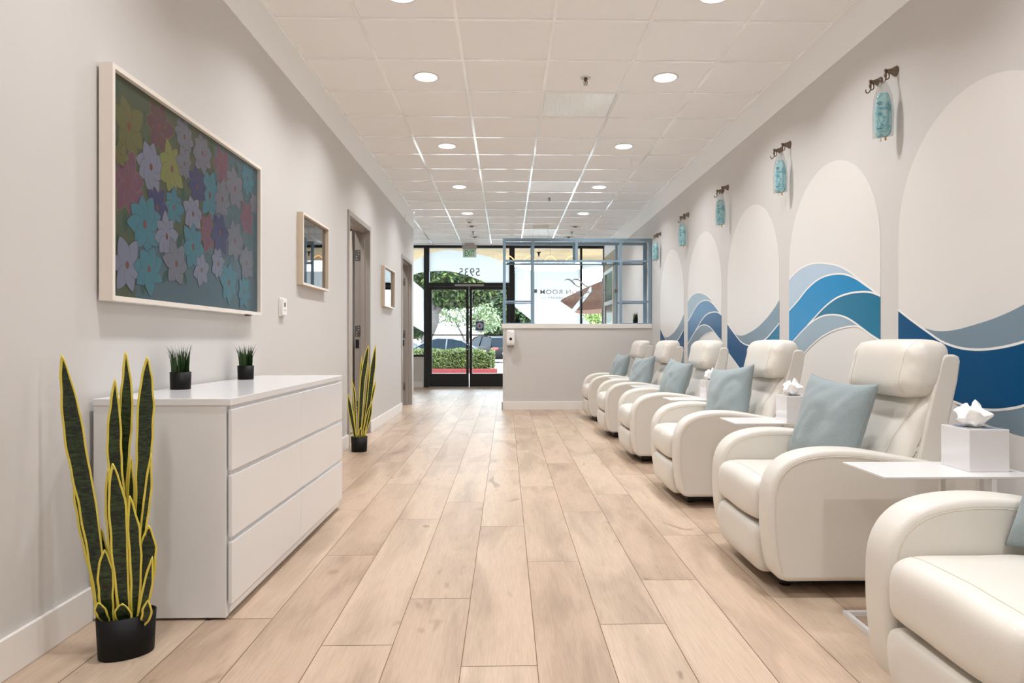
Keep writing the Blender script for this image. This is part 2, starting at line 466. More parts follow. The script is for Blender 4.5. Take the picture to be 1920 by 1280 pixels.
B2 = [(0, 1.14), (.1, 1.08), (.215, 1.016), (.30, .972), (.40, .945), (.50, .938), (.60, .947), (.70, .968), (.797, 1.0), (.896, 1.051), (1, 1.11)]
B3 = [(0, .885), (.067, .845), (.201, .775), (.337, .705), (.398, .69), (.464, .679), (.542, .680), (.615, .689), (.716, .717), (.85, .785), (1, .87)]
B4 = [(.30, .725), (.355, .696), (.415, .668), (.52, .625), (.633, .604), (.716, .596), (.85, .61), (1, .66)]
def arch_panel(yl, kind, label):
    """yl = far (left in view) edge; panel spans yl-1.205 .. yl"""
    wd = 1.205; yc = yl - wd / 2; mb = MB(); r = wd / 2; zs = 2.117 - r
    out = [(yl, BH), (yl - wd, BH)] + [(yc - r * cos(PI * k / 48), zs + r * sin(PI * k / 48)) for k in range(49)]
    mb.prism(out, XR - 0.0015, XR - 0.0003, 'x', 0)
    lay = [XR - 0.0020]
    def Y(u): return yl - u * wd
    def region(up, lo, u0, u1, mi, n=64):
        lay[0] -= 0.00025; x = lay[0]; vs = []; fs = []; prev = None
        for k in range(n + 1):
            u = u0 + (u1 - u0) * k / n; a = interp(up, u); b = interp(lo, u) if not isinstance(lo, float) else lo
            if a < b: a = b
            vs += [(x, Y(u), a), (x, Y(u), b)]
        fs = [(2 * k, 2 * k + 2, 2 * k + 3, 2 * k + 1) for k in range(n)]
        mb.add(vs, fs, mi)
    def line(cv, u0, u1, w=0.011, n=64):
        lay[0] -= 0.00025; x = lay[0]; pts = [(u0 + (u1 - u0) * k / n) for k in range(n + 1)]
        P = [(Y(u), interp(cv, u)) for u in pts]; vs = []
        for i, p in enumerate(P):
            a, b = P[max(i - 1, 0)], P[min(i + 1, n)]; dx, dz = b[0] - a[0], b[1] - a[1]; l = math.hypot(dx, dz) or 1
            vs += [(x, p[0] + dz / l * w / 2, p[1] - dx / l * w / 2), (x, p[0] - dz / l * w / 2, p[1] + dx / l * w / 2)]
        mb.add(vs, [(2 * k, 2 * k + 1, 2 * k + 3, 2 * k + 2) for k in range(n)], 1)
    if kind[0] == 'A':
        cols = kind[1]
        region(A1, A2, 0, 1, 2); region(A2, A4, 0, 1, 3); region(A3, A4, 0.20, 1, 4); region(A4, A5, 0, 0.86, 5)
        line(A1, 0, 1); line(A2, 0, 0.97); line(A3, 0.25, 1); line(A4, 0, 1); line(A5, 0, 0.85, 0.009)
    else:
        cols = kind[1]
        region(B1, B2, 0.19, 1, 2); region(B2, B3, 0, 1, 3); region(B2, B3, 0.62, 1, 4) if kind[2] else None
        region(B3, B4, 0.32, 1, 5)
        line(B2, 0, 1); line(B3, 0, 1)
    # thin pale reveal at both straight sides
    o = mb.shift((-XR, -yc, 0)).build('arch_mural_panel', [M_panel, M_line] + cols)
    o.location = (XR, yc, 0)
    tag(o, label, 'mural', 'arched wave mural panels on the right wall')
PAN = [3.521, 4.897, 6.278, 7.653, 9.028]
ca = [M_pale, M_bright, M_teal, M_mist]; cb = [M_greyb, M_navy, M_teal, M_greyb]; cc = [M_mist, M_bluerefl, M_navy, M_greyb]; cd = [M_greyb, M_navy, M_navy, M_greyb]  # cc: crest colours muted to paint in the storefront reflection
arch_panel(PAN[0], ('B', cb, False), 'nearest arched mural panel with navy wave trough behind the large headrest')
arch_panel(PAN[1], ('A', ca), 'arched mural panel with bright blue and teal wave crest')
arch_panel(PAN[2], ('B', cb, True), 'arched mural panel with grey swoosh and navy trough, between the two crest panels')
arch_panel(PAN[3], ('A', cc), 'arched mural panel with smaller blue wave crest muted by a painted reflection, second from far end')
arch_panel(PAN[4], ('B', cd, False), 'farthest arched mural panel beside the half wall')

# ------------------------------------------------------------------ half wall with blue lattice frame
mb = MB(); mb.box(-0.05, XR, PY, PY + 0.40, 0, 1.154)
struct(mb.build('wall_partition', M_wall))
struct(MB().box(-0.066, XR, PY - 0.014, PY + 0.414, 1.154, 1.218, bev=0.003).build('trim_4', M_base))
mb = MB(); mb.box(-0.064, XR, PY - 0.014, PY, 0, 0.115, bev=0.003); mb.box(-0.064, -0.05, PY - 0.014, PY + 0.414, 0, 0.115, bev=0.003)
struct(mb.build('baseboard_partition', M_base))
T = thing('lattice_screen', 'slate blue lattice frame with glass standing on the half wall', 'screen', (1.0, PY + 0.2, 1.218))
def lat_frame(y):
    m = MB(); d = 0.035
    a, b = y, y + d; c, e = y + 0.0015, y + d - 0.0015
    m.box(-0.05, XR - 0.004, a, b, 2.39, 2.432)
    for x0, x1 in ((-0.05, -0.008), (2.024, XR - 0.004), (0.360, 0.397), (1.610, 1.645)): m.box(x0, x1, a, b, 1.218, 2.39)
    m.box(0.980, 1.018, a, b, 2.124, 2.39)
    for x0, x1 in ((-0.008, 0.360), (0.397, 1.610), (1.645, 2.024)): m.box(x0, x1, a, b, 2.098, 2.124)
    for x0, x1 in ((-0.008, 0.360), (1.645, 2.024)):
        m.box(x0, x1, a, b, 1.523, 1.547); m.box(x0, x1, a, b, 1.218, 1.232)
    return m.shift((-1.0, -PY - 0.2, -1.218))
lat_frame(PY + 0.0).build('front_lattice', M_slate, T)
lat_frame(PY + 0.365).build('rear_lattice', M_slate, T)
def tshift(m): return m.shift((-1.0, -PY - 0.2, -1.218))
for (x0, x1, z) in ((-0.04, 0.36, 2.104), (0.40, 1.61, 2.104), (1.645, 2.02, 2.104), (-0.04, 0.36, 1.528), (1.645, 2.02, 1.528)):
    tshift(MB().box(x0, x1, PY + 0.035, PY + 0.365, z, z + 0.012)).build('glass_shelf', M_glassb, T)
pane = tshift(MB().box(0.402, 1.606, PY + 0.19, PY + 0.198, 1.222, 2.09)).build('glass_pane', M_glass, T)
M_vinyl = mat('vinyl_lettering_grey', (140, 143, 146), 0.5)
for (x0, x1) in ((0.40, 0.445), (1.565, 1.61)):
    tshift(MB().box(x0, x1, PY + 0.175, PY + 0.213, 1.672, 1.722, bev=0.003)).build('glass_clamp', M_steel, T)
YT = PY + 0.182; kT = 1.0
o = Vector((-1.0, -PY - 0.2, -1.218))
M_vw = M_vinyl
text('lettering', 'HYDRATION ROOM', 0.09, facing(Vector((1.0, YT, 1.681)) + o, PI), M_vinyl, pane, 0.0006, 1.15, 1.02, 0.0012)
text('lettering', 'IV AND INJECTION THERAPY', 0.042, facing(Vector((1.0, YT, 1.598)) + o, PI), M_vinyl, pane, 0.0006, 1.15, 0.79, 0.0006)
for x0 in (0.497, 1.42): tshift(MB().box(x0, x0 + 0.083, YT - 0.001, YT, 1.596, 1.600)).build('dash', M_vinyl, pane)
m = MB()
def ribbon(m, pts, ws, y):
    sp = spline([(p[0], p[1], 0) for p in pts], 8); n = len(sp); vs = []
    for i, p in enumerate(sp):
        t = sp[min(i + 1, n - 1)] - sp[max(i - 1, 0)]; t.normalize(); w = ws * (sin(PI * i / (n - 1)) ** 0.6) / 2 + 0.0008
        vs += [(p.x - t.y * w, y, p.y + t.x * w), (p.x + t.y * w, y, p.y - t.x * w)]
    m.add(vs, [(2 * k, 2 * k + 1, 2 * k + 3, 2 * k + 2) for k in range(n - 1)], 0)
ribbon(m, [(0.835, 1.845), (0.885, 1.868), (0.94, 1.845), (1.0, 1.785), (1.06, 1.755), (1.105, 1.765)], 0.021, YT)
ribbon(m, [(0.945, 1.845), (0.985, 1.866), (1.04, 1.860), (1.09, 1.820), (1.14, 1.775), (1.20, 1.757), (1.235, 1.775)], 0.021, YT - 0.0005)
tshift(m).build('wave_emblem', M_vinyl, pane)

# sanitizer dispenser on the half wall
T = thing('soap_dispenser', 'white wall hung sanitizer dispenser on the grey half wall', 'dispenser', (0.061, PY, 0.884))
MB().pad((0, -0.05, 0.135), (0.060, 0.05, 0.110), (6, 4, 6), 10).build('body', M_white, T)
MB().pad((0, -0.045, 0.018), (0.045, 0.038, 0.018), 5, 8).build('nozzle_tray', mat('grey_plastic', (150, 150, 150), 0.5), T)
MB().lathe([(0.0, -0.004), (0.019, -0.002), (0.021, 0.004)], (0.0, -0.100, 0.12), 20, axis='y').build('level_window', M_black, T)
MB().box(-0.04, -0.018, -0.1008, -0.0995, 0.212, 0.216).build('maker_mark', mat('grey_print', (120, 120, 122), 0.5), T)

# ------------------------------------------------------------------ storefront
M_bm = M_blackmetal
def storefront():
    mb = MB(); y0, y1 = YF - 0.03, YF + 0.07
    mb.box(XO, XR, y0, y1, 2.93, CZ + 0.02)                # header
    for x0, x1, zb in ((-1.735, -1.622, 0), (0.063, 0.175, 0), (1.562, 1.604, 0.69), (2.05, XR, 0.69), (-3.2, -3.13, 0.69)):
        mb.box(x0, x1, y0, y1, zb, 2.93)
    mb.box(-1.622, 0.063, y0, y1, 2.125, 2.2)
    mb.box(XO, -1.735, y0, y1, 0.64, 0.69); mb.box(0.175, XR, y0, y1, 0.64, 0.69)
    struct(mb.build('trim_5', M_bm))
    w = MB(); w.box(XO, -1.735, y0, y1 + 0.1, 0, 0.642); w.box(0.175, XR, y0, y1 + 0.1, 0, 0.642)
    struct(w.build('wall_front', M_wall))
    b = MB(); b.box(XO, -1.75, y0 - 0.014, y0, 0, 0.12); struct(b.build('baseboard_front', M_base))
    th = MB(); th.box(-1.622, 0.063, YF - 0.12, YF + 0.12, 0, 0.012, bev=0.003); struct(th.build('trim_6', mat('threshold', (190, 182, 165), 0.4, metal=0.4)))
storefront()
def window(i, x0, x1, z0, z1, film, label, extra=None):
    Wn = MB().box(x0, x1, YF + 0.015, YF + 0.021, z0, z1).build('window_%d' % i, M_glass)
    struct(Wn, label, 'window')
    for pts in film:
        m = MB(); m.prism(pts, YF + 0.0105, YF + 0.0115, 'y'); m.build('frosted_film', M_film, Wn)
    return Wn
def arc(pts): return [(p.x, p.y) for p in spline([(a, b, 0) for a, b in pts], 6)]
up = arc([(-1.622, 2.818), (-1.507, 2.856), (-1.253, 2.89), (-0.998, 2.872), (-0.744, 2.838), (-0.489, 2.783), (-0.25, 2.715), (-0.081, 2.656), (0.063, 2.60)])
lo = arc([(-0.42, 2.201), (-0.591, 2.272), (-0.795, 2.346), (-1.049, 2.415), (-1.303, 2.452), (-1.622, 2.440)])
w1 = window(1, -1.622, 0.063, 2.2, 2.93, [up + [(0.063, 2.201)] + lo], 'transom window over the entrance doors')
M_num = mat('vinyl_numbers_dark', (112, 124, 130), 0.5)
text('street_number', '5935', 0.235, facing(Vector((-0.779, YF + 0.006, 2.418)), PI), M_num, w1, 0.0006, 1.05, 0.44)
upl = arc([(-3.12, 1.9), (-2.6, 2.25), (-2.2, 2.52), (-1.951, 2.652), (-1.737, 2.772)])
lol = arc([(-1.737, 2.431), (-1.951, 2.372), (-2.3, 2.20), (-2.7, 1.9), (-3.12, 1.5)])
sd = arc([(-2.5, 2.75), (-2.2, 2.48), (-1.951, 2.232), (-1.737, 2.05)])
sd2 = arc([(-1.737, 1.163), (-1.951, 1.29), (-2.2, 1.44), (-2.5, 1.58), (-3.1, 1.80)])
window(2, -3.13, -1.737, 0.69, 2.93, [upl + lol, [(-3.12, 2.30), (-2.9, 2.20), (-2.5, 2.10), (-2.2, 2.20)] + sd[10:] + sd2], 'side window left of the entrance doors')
fr = arc([(0.178, 2.56), (0.576, 2.45), (0.9, 2.44), (1.35, 2.44), (1.56, 2.50)])
window(3, 0.177, 1.562, 0.69, 2.93, [fr + [(1.56, 2.30), (1.141, 1.815), (1.372, 1.66), (1.56, 1.50), (1.56, 0.70), (1.36, 0.70), (0.576, 1.37), (0.178, 1.70)],
    [(1.385, 1.64), (1.46, 1.60), (1.56, 1.72), (1.56, 1.86)]], 'large front window left pane behind the lattice screen')
window(4, 1.604, 2.05, 0.69, 2.93, [[(1.605, 2.5), (2.05, 2.55), (2.05, 2.65), (1.605, 2.6)], [(1.605, 1.90), (1.605, 1.77), (1.80, 2.02), (1.80, 2.14)], [(1.605, 1.48), (1.80, 1.31), (1.80, 0.72), (1.605, 0.72)]],
       'narrow front window pane beside the right wall')
def front_door(i, x0, x1, label, hinge):
    D = thing('door_%d' % i, label, 'door', ((x0 + x1) / 2, YF, 0.012)); struct(D)
    o = (-(x0 + x1) / 2, -YF, -0.012); y0, y1 = YF - 0.022, YF + 0.022; m = MB()
    sl, sr = (0.055, 0.055)
    m.box(x0, x0 + sl, y0, y1, 0.014, 2.122); m.box(x1 - sr, x1, y0, y1, 0.014, 2.122)
    m.box(x0 + sl, x1 - sr, y0, y1, 2.05, 2.122); m.box(x0 + sl, x1 - sr, y0, y1, 0.014, 0.29)
    m.shift(o).build('door_frame', M_bm, D)
    MB().box(x0 + sl, x1 - sr, YF - 0.003, YF + 0.003, 0.29, 2.05).shift(o).build('glass', M_glass, D)
    pb = MB(); pb.bar((x0 + sl, y0 - 0.045, 1.10), (x1 - sr, y0 - 0.045, 1.10), 0.028)
    for x in (x0 + 0.03, x1 - 0.03): pb.bar((x, y0 + 0.002, 1.10), (x, y0 - 0.045, 1.10), 0.028)
    pb.shift(o).build('push_bar', M_bm, D)
    return D, o
d1, o1 = front_door(3, -1.620, -0.790, 'left black framed glass entrance door', -1)
d2, o2 = front_door(4, -0.776, 0.061, 'right black framed glass entrance door with blue card', 1)
lk = MB().lathe([(0.016, -0.012), (0.016, 0.0)], (-0.818, YF - 0.022, 0.90), 14, axis='y').lathe([(0.012, -0.02), (0.012, 0.0)], (-0.818, YF - 0.022, 0.80), 14, axis='y')
lk.shift(o1).build('lock_cylinder', mat('chrome', (210, 208, 204), 0.2, metal=0.9), d1)
lg = MB(); ribbon(lg, [(-1.20, 1.80), (-1.15, 1.84), (-1.09, 1.80), (-1.04, 1.79)], 0.012, YF - 0.004); ribbon(lg, [(-1.14, 1.80), (-1.09, 1.84), (-1.03, 1.80), (-0.98, 1.79)], 0.012, YF - 0.0045)
lg.shift(o1).build('wave_emblem', M_vinyl, d1)
text('lettering', 'HYDRATION ROOM', 0.05, facing(Vector((-1.12, YF - 0.004, 1.735)) + Vector(o1), PI), M_vinyl, d1, 0.0005, 1.1, 0.34)
# header sticker
tag(MB().box(-1.083, -0.475, YF - 0.033, YF - 0.0305, 2.128, 2.166).build('sticker_strip', mat('sticker_pale', (196, 196, 190), 0.5)), 'pale strip notice on the black bar above entrance doors', 'sign')
st = [q for q in bpy.data.objects if q.name == 'sticker_strip'][0]
text('lettering', 'THIS DOOR TO REMAIN UNLOCKED WHEN BUILDING IS OCCUPIED', 0.03, facing(Vector((-0.779, YF - 0.0335, 2.147)), 0), M_black, st, 0.0002, 1.0, 0.57)
# blue card
T = thing('window_card', 'small blue card with white rays on the right glass door', 'card', (-0.56, YF - 0.004, 1.189))
MB().box(-0.091, 0.091, -0.001, 0.0, 0, 0.209).build('card', mat('card_white', (226, 230, 236), 0.5), T)
MB().box(-0.080, 0.080, -0.0016, -0.001, 0.012, 0.197).build('blue_field', mat('card_blue', (34, 72, 140), 0.5), T)
m = MB()
for k in range(16):
    a = 2 * PI * k / 16; r0, r1 = 0.022, 0.07; w = 0.004
    m.add([(cos(a) * r0 - sin(a) * w, -0.0019, 0.105 + sin(a) * r0 + cos(a) * w), (cos(a) * r0 + sin(a) * w, -0.0019, 0.105 + sin(a) * r0 - cos(a) * w), (cos(a) * r1 + sin(a) * w * 2, -0.0019, 0.105 + sin(a) * r1 - cos(a) * 2 * w), (cos(a) * r1 - sin(a) * w * 2, -0.0019, 0.105 + sin(a) * r1 + cos(a) * 2 * w)], [(0, 1, 2, 3)])
m.build('rays', mat('card_ray', (222, 228, 236), 0.5), T)
MB().pad((0, -0.002, 0.10), (0.010, 0.0006, 0.036), 2, 6).build('red_mark', mat('card_red', (178, 52, 48), 0.5), T)

# right wall glazed door with white frame, in the reception area
T = thing('window_5', 'white framed grey glass panel on the right wall near the storefront', 'window', (XR, 13.42, 0)); struct(T)
m = MB()
y0, y1, zt = 12.83, 14.0, 2.40
for a, b, c, d in ((y0, y0 + 0.07, 0, zt), (y1 - 0.07, y1, 0, zt), (y0 + 0.07, y1 - 0.07, zt - 0.07, zt), (y0 + 0.07, y1 - 0.07, 1.70, 1.77), (y0 + 0.07, y1 - 0.07, 0, 0.15)): m.box(XR - 0.04, XR, a, b, c, d)
m.shift((-XR, -13.42, 0)).build('frame', M_metalwhite, T)
MB().box(XR - 0.02, XR - 0.012, y0 + 0.07, y1 - 0.07, 0.15, 1.70).shift((-XR, -13.42, 0)).build('lower_pane', mat('grey_glass', (110, 124, 128), 0.12, var=0.25, vscale=5), T)
MB().box(XR - 0.02, XR - 0.012, y0 + 0.07, y1 - 0.07, 1.77, zt - 0.07).shift((-XR, -13.42, 0)).build('upper_pane', MATS['grey_glass'], T)
tag(MB().box(XR - 0.006, XR - 0.001, 12.62, 14.2, 2.42, BZ).build('beige_wall_panel', mat('beige_stucco', (172, 160, 138), 0.7)), 'beige panel on right wall above the white framed glass', 'panel')

# ------------------------------------------------------------------ exterior
M_soffit = mat('exterior_soffit', (182, 160, 122), 0.8, var=0.25, vscale=1.6)
M_pave = mat('pale_concrete', (226, 222, 214), 0.8, var=0.08, vscale=0.8)
M_asph = mat('asphalt', (188, 188, 188), 0.9, var=0.12, vscale=0.6)
struct(MB().box(-16, 12, YF + 0.1, 17.3, 3.02, 3.35).build('ceiling_arcade', M_soffit))
struct(MB().box(-30, 30, YF + 0.05, 20.75, -0.12, -0.005).build('floor_walkway', M_pave))
struct(MB().box(-60, 60, 20.75, 140, -0.50, -0.36).build('floor_parking_lot', M_asph))
M_curb = mat('red_curb_paint', (120, 34, 38), 0.6, var=0.15, vscale=3)
m = MB(); m.box(-8.0, -0.28, 20.5, 20.75, -0.5, 0.125, bev=0.015); tag(m.build('curb', M_curb), 'red painted curb in front of the clipped hedge', 'curb')
m = MB(); m.box(-0.28, 6.0, 20.5, 20.75, -0.5, 0.125, bev=0.015); tag(m.build('curb', M_pave), 'unpainted pale curb right of the red curb', 'curb')
tag(MB().box(-8.0, -0.3, 20.76, 22.1, -0.5, 0.09).build('planting_bed', mat('soil', (110, 92, 72), 0.9, var=0.3)), 'soil bed behind the red curb under the hedge', 'planter')
def leaf_cloud(mb, blobs, n, sz, rnd, surf=0.75):
    tot = sum(b[1][0] * b[1][1] + b[1][1] * b[1][2] for b in blobs)
    for (c, h) in blobs:
        k = int(n * (h[0] * h[1] + h[1] * h[2]) / tot)
        for _ in range(k):
            while True:
                p = Vector((rnd.uniform(-1, 1), rnd.uniform(-1, 1), rnd.uniform(-1, 1)))
                if 0.05 < p.length < 1: break
            p = p.normalized() * (rnd.uniform(surf, 1.05))
            q = Vector((c[0] + p.x * h[0], c[1] + p.y * h[1], c[2] + p.z * h[2]))
            a = Vector((rnd.gauss(0, 1), rnd.gauss(0, 1), rnd.gauss(0, 1))).normalized(); b = a.orthogonal().normalized(); s_ = sz * rnd.uniform(0.6, 1.3)
            mb.add([q - a * s_, q - b * s_ * 0.5, q + a * s_, q + b * s_ * 0.5], [(0, 1, 2, 3)], rnd.choice((0, 0, 1)))
def leafm(n, c1, c2):
    return [mat(n + '_a', c1, 0.6, var=0.3, vscale=3), mat(n + '_b', c2, 0.6, var=0.3, vscale=3)]
rnd = random.Random(5)
H = thing('hedge', 'clipped green hedge behind the red curb outside the doors', 'hedge', (-4.2, 21.3, 0.09))
m = MB()
for _ in range(15000):
    x = rnd.uniform(-3.9, 3.75); f = rnd.random(); top = 0.60 + 0.05 * noise.noise(Vector((x * 2, 0, 3)))
    if x > 3.2: top *= 1 - 0.35 * ((x - 3.2) / 0.55) ** 2
    if f < 0.55: q = Vector((x, -0.42 + rnd.uniform(-0.05, 0.04), rnd.uniform(0.055, top)))
    elif f < 0.9: q = Vector((x, rnd.uniform(-0.42, 0.42), top + rnd.uniform(-0.05, 0.03)))
    else: q = Vector((3.78 + rnd.uniform(-0.08, 0.05), rnd.uniform(-0.42, 0.42), rnd.uniform(0.055, top)))
    a = Vector((rnd.gauss(0, 1), rnd.gauss(0, 1), rnd.gauss(0, 1))).normalized(); b = a.orthogonal().normalized(); s_ = rnd.uniform(0.025, 0.05)
    m.add([q - a * s_, q - b * s_ * 0.6, q + a * s_, q + b * s_ * 0.6], [(0, 1, 2, 3)], rnd.choice((0, 1, 1)))
m.build('foliage', leafm('hedge_leaf', (54, 70, 30), (104, 120, 56)), H)
MB().box(-3.85, 3.68, -0.36, 0.36, 0.0, 0.53).build('branches', mat('hedge_core', (46, 52, 30), 0.9, var=0.4, vscale=20), H)
def tree(name, label, loc, trunk, blobs, n, sz, cols, group=None):
    T = thing(name, label, 'tree', loc, 0, group)
    t = MB()
    for path, rs in trunk: 
        sp = spline(path, 5); rr = [rs[0] + (rs[1] - rs[0]) * i / (len(sp) - 1) for i in range(len(sp))]; t.tube(sp, rr, 10)
    t.build('trunk', mat('bark_grey', (104, 99, 94), 0.9, bump=0.6, bscale=6, var=0.35, vscale=4), T)
    m = MB(); leaf_cloud(m, blobs, n, sz, random.Random(len(label)), 0.55); m.build('crown', cols, T)
gl1 = leafm('fig_leaf', (42, 60, 28), (92, 112, 52)); gl2 = leafm('pale_leaf', (120, 146, 70), (172, 186, 110)); gl3 = leafm('dusty_leaf', (104, 124, 84), (150, 164, 120))
G = -0.36
tree('fig_tree', 'large forked grey-trunked tree seen through the left entrance door', (-4.3, 36, G),
     [([(-0.1, 0, 0), (0.0, 0, 1.2), (0.5, 0, 2.4), (0.4, 0, 3.0)], (0.30, 0.19)), ([(0.45, 0, 2.7), (0.1, 0, 3.6), (-0.5, 0, 4.6)], (0.16, 0.08)), ([(0.45, 0, 2.7), (1.1, 0, 3.5), (1.9, 0, 3.9)], (0.2, 0.07)), ([(0.4, 0, 3), (0.5, 0.2, 4), (0.4, 0.3, 5)], (0.14, 0.06))],
     [((0.6, 0, 5.0), (2.6, 1.6, 1.15)), ((-1.9, 0.2, 4.6), (1.5, 1.3, 1.2)), ((1.7, -0.2, 4.0), (1.8, 1.2, 0.95)), ((3.2, 0, 4.4), (0.9, 0.9, 1.0))], 15000, 0.15, gl1)
tree('leafy_tree', 'smaller leafy tree left of the forked trunk outside', (-6.2, 38, G), [([(0, 0, 0), (0.1, 0, 1.2), (0.3, 0, 2)], (0.12, 0.06))],
     [((1.3, 0, 2.5), (0.9, 0.8, 1.1)), ((0.1, 0, 2.9), (1.0, 1, 1.2))], 5500, 0.13, gl1)
tree('olive_tree', 'pale multi-stemmed tree in the gap beyond the forked tree', (-2.9, 48, G), [([(0, 0, 0), (-0.1, 0, 1.4), (-0.9, 0, 3.0)], (0.12, 0.05)), ([(0, 0, 0), (0.2, 0, 1.6), (0.8, 0, 3.2)], (0.12, 0.05)), ([(0.05, 0, 0.8), (0.1, 0, 2), (0.0, 0, 3.4)], (0.09, 0.04))],
     [((-0.2, 0, 3.4), (2.4, 1.2, 1.1)), ((1.3, 0, 2.7), (1.2, 1, 0.8))], 2600, 0.12, gl3)
tree('cypress_tree', 'dense dark green tree seen through the right entrance door', (0.2, 54, G), [([(0, 0, 0), (0, 0, 2)], (0.25, 0.15))],
     [((0, 0, 3.4), (2.3, 1.8, 2.6)), ((0.3, 0, 5.4), (1.4, 1.5, 1.7)), ((1.8, 0, 3.8), (1.7, 1.5, 2.4))], 17000, 0.17, leafm('dark_leaf', (46, 66, 38), (84, 108, 62)))
tree('shrub_tree', 'yellow-green tree below the brown parasol outside', (5.2, 33, G), [([(0, 0, 0), (0, 0, 1.6)], (0.12, 0.08))],
     [((0, 0, 2.0), (1.5, 1.2, 1.3)), ((-1.4, 0, 2.4), (1.0, 1, 1.2))], 5000, 0.09, gl2)
tree('hill_tree', 'green roadside tree seen through the far left window', (-9.2, 34, G), [([(0, 0, 0), (0, 0, 2)], (0.2, 0.12))],
     [((0, 0, 5.3), (2.2, 1.5, 1.4)), ((0.5, 0, 1.9), (2.0, 1.3, 0.9))], 6000, 0.12, gl1)
tag(MB().box(-14, 2.5, 58, 62, G, 1.9).build('distant_building', mat('distant_stucco', (216, 206, 190), 0.8)), 'low cream building beyond the parked cars', 'building')
tag(MB().box(1.0, 9, 64, 70, G, 1.55).build('distant_building', mat('distant_white', (226, 232, 238), 0.8)), 'pale low building behind the dark green tree', 'building')

def car(name, label, loc, rz, paint, suv=False, L_=4.7, Wd=1.84, Ht=1.45):
    T = thing(name, label, 'car', loc, rz)
    hw = Wd / 2; k = L_ / 4.7; bz = 0.92 if not suv else 1.02
    body = [(-2.35, 0.45), (-2.33, 0.75), (-2.15, bz - 0.06), (-1.2, bz), (0.9, bz - 0.02), (2.1, bz - 0.16), (2.34, 0.62), (2.33, 0.32), (1.85, 0.22), (-1.9, 0.22), (-2.3, 0.32)]
    m = MB(); pts = [(x * k, z) for x, z in body]; n = len(pts)
    rings = []
    for y, ins in ((-hw, 0.10), (-hw + 0.03, 0.03), (-hw + 0.12, 0), (hw - 0.12, 0), (hw - 0.03, 0.03), (hw, 0.10)):
        cx, cz = 0, 0.6
        rings.append([(x - math.copysign(min(abs(x), ins), x), y, z + (ins if z < cz else -ins) * 0.5) for x, z in pts])
    vs = [p for r in rings for p in r]; fs = [(i * n + j, i * n + (j + 1) % n, (i + 1) * n + (j + 1) % n, (i + 1) * n + j) for i in range(5) for j in range(n)]
    fs += [list(range(n))[::-1], [5 * n + j for j in range(n)]]
    m.add(vs, fs, 0, True); m.build('body', paint, T)
    gh = [(-2.1, bz - 0.04), (-1.75, Ht - 0.10), (-1.3, Ht), (0.0, Ht), (0.45, Ht - 0.08), (1.25, bz - 0.04)] if suv else [(-2.0, bz - 0.05), (-1.25, Ht - 0.12), (-0.8, Ht - 0.02), (-0.1, Ht), (0.3, Ht - 0.08), (1.15, bz - 0.05)]
    g = MB(); pts = [(x * k, z) for x, z in gh]; n = len(pts); vs = []
    for sgn in (-1, 1):
        for x, z in pts: vs.append((x, sgn * (hw - 0.06 - (z - bz) * 0.32), z))
    g.add(vs, [list(range(n))[::-1], list(range(n, 2 * n))] + [(j, (j + 1) % n, n + (j + 1) % n, n + j) for j in range(n)])
    g.build('windows', mat('car_glass', (14, 30, 40), 0.3, spec=0.1), T)
    rf = MB(); 
    for sgn in (-1, 1):
        for a, b in zip(pts[:-1], pts[1:]):
            pa = (a[0], sgn * (hw - 0.055 - (a[1] - bz) * 0.32), a[1] + 0.005); pb = (b[0], sgn * (hw - 0.055 - (b[1] - bz) * 0.32), b[1] + 0.005)
            rf.tube([pa, pb], 0.032, 6)
        rf.tube([(-0.5 * k, sgn * (hw - 0.05), bz), (-0.55 * k, sgn * (hw - 0.055 - (Ht - bz) * 0.32), Ht)], 0.035, 6)
    w = hw - 0.06 - (Ht - bz) * 0.32
    rf.box(pts[2][0], pts[3][0], -w, w, Ht - 0.02, Ht + 0.015); rf.build('roof', paint, T)
    for x in (-1.42 * k, 1.42 * k):
        for sgn in (-1, 1):
            wh = MB().lathe([(0.20, 0), (0.32, 0.01), (0.34, 0.04), (0.34, 0.18), (0.32, 0.21)], (x, sgn * hw - (0.2 if sgn > 0 else 0.01), 0.34), 20, axis='y')
            wh.lathe([(0.21, 0), (0.19, 0.01)], (x, sgn * (hw + 0.012), 0.34), 20, axis='y', mi=1).build('wheel', [M_black, M_steel], T)
    for sgn in (-1, 1):
        MB().pad((-2.24 * k, sgn * (hw - 0.2), bz - 0.16), (0.12, 0.2, 0.085), 4, 6).build('tail_light', mat('tail_red', (206, 34, 34), 0.25, coat=0.5), T)
        MB().pad((0.75 * k, sgn * (hw + 0.06), bz + 0.03), (0.07, 0.1, 0.06), 4, 5).build('mirror', paint, T)
    MB().box(-2.38 * k, -2.3 * k, -0.28, 0.28, 0.52, 0.64).build('licence_plate', M_white, T)
P_silver = mat('car_silver', (104, 110, 116), 0.4, metal=0.2); P_black = mat('car_black', (8, 9, 12), 0.4, spec=0.2); P_white = mat('car_white', (236, 238, 240), 0.25, coat=0.6); P_blue = mat('car_bluegrey', (130, 146, 160), 0.25, metal=0.2, coat=0.5)
car('sedan', 'silver grey sedan parked behind the hedge, red tail light at right', (-3.55, 34.5, G), PI, P_silver, False, 5.0)
car('suv', 'black sport utility vehicle parked behind the silver sedan', (-1.15, 42.5, G), 2.1, P_black, True, 4.6, 1.9, 1.62)
car('suv', 'white vehicle parked right of the black one', (1.45, 46, G), 2.0, P_white, True, 4.6, 1.9, 1.66)
car('sedan', 'pale car seen through the far left window', (-9.0, 48.5, G), PI - 0.3, P_white, False)
car('sedan', 'blue grey car in front of the pale car at far left', (-7.2, 40.5, G), PI - 0.3, P_blue, False)
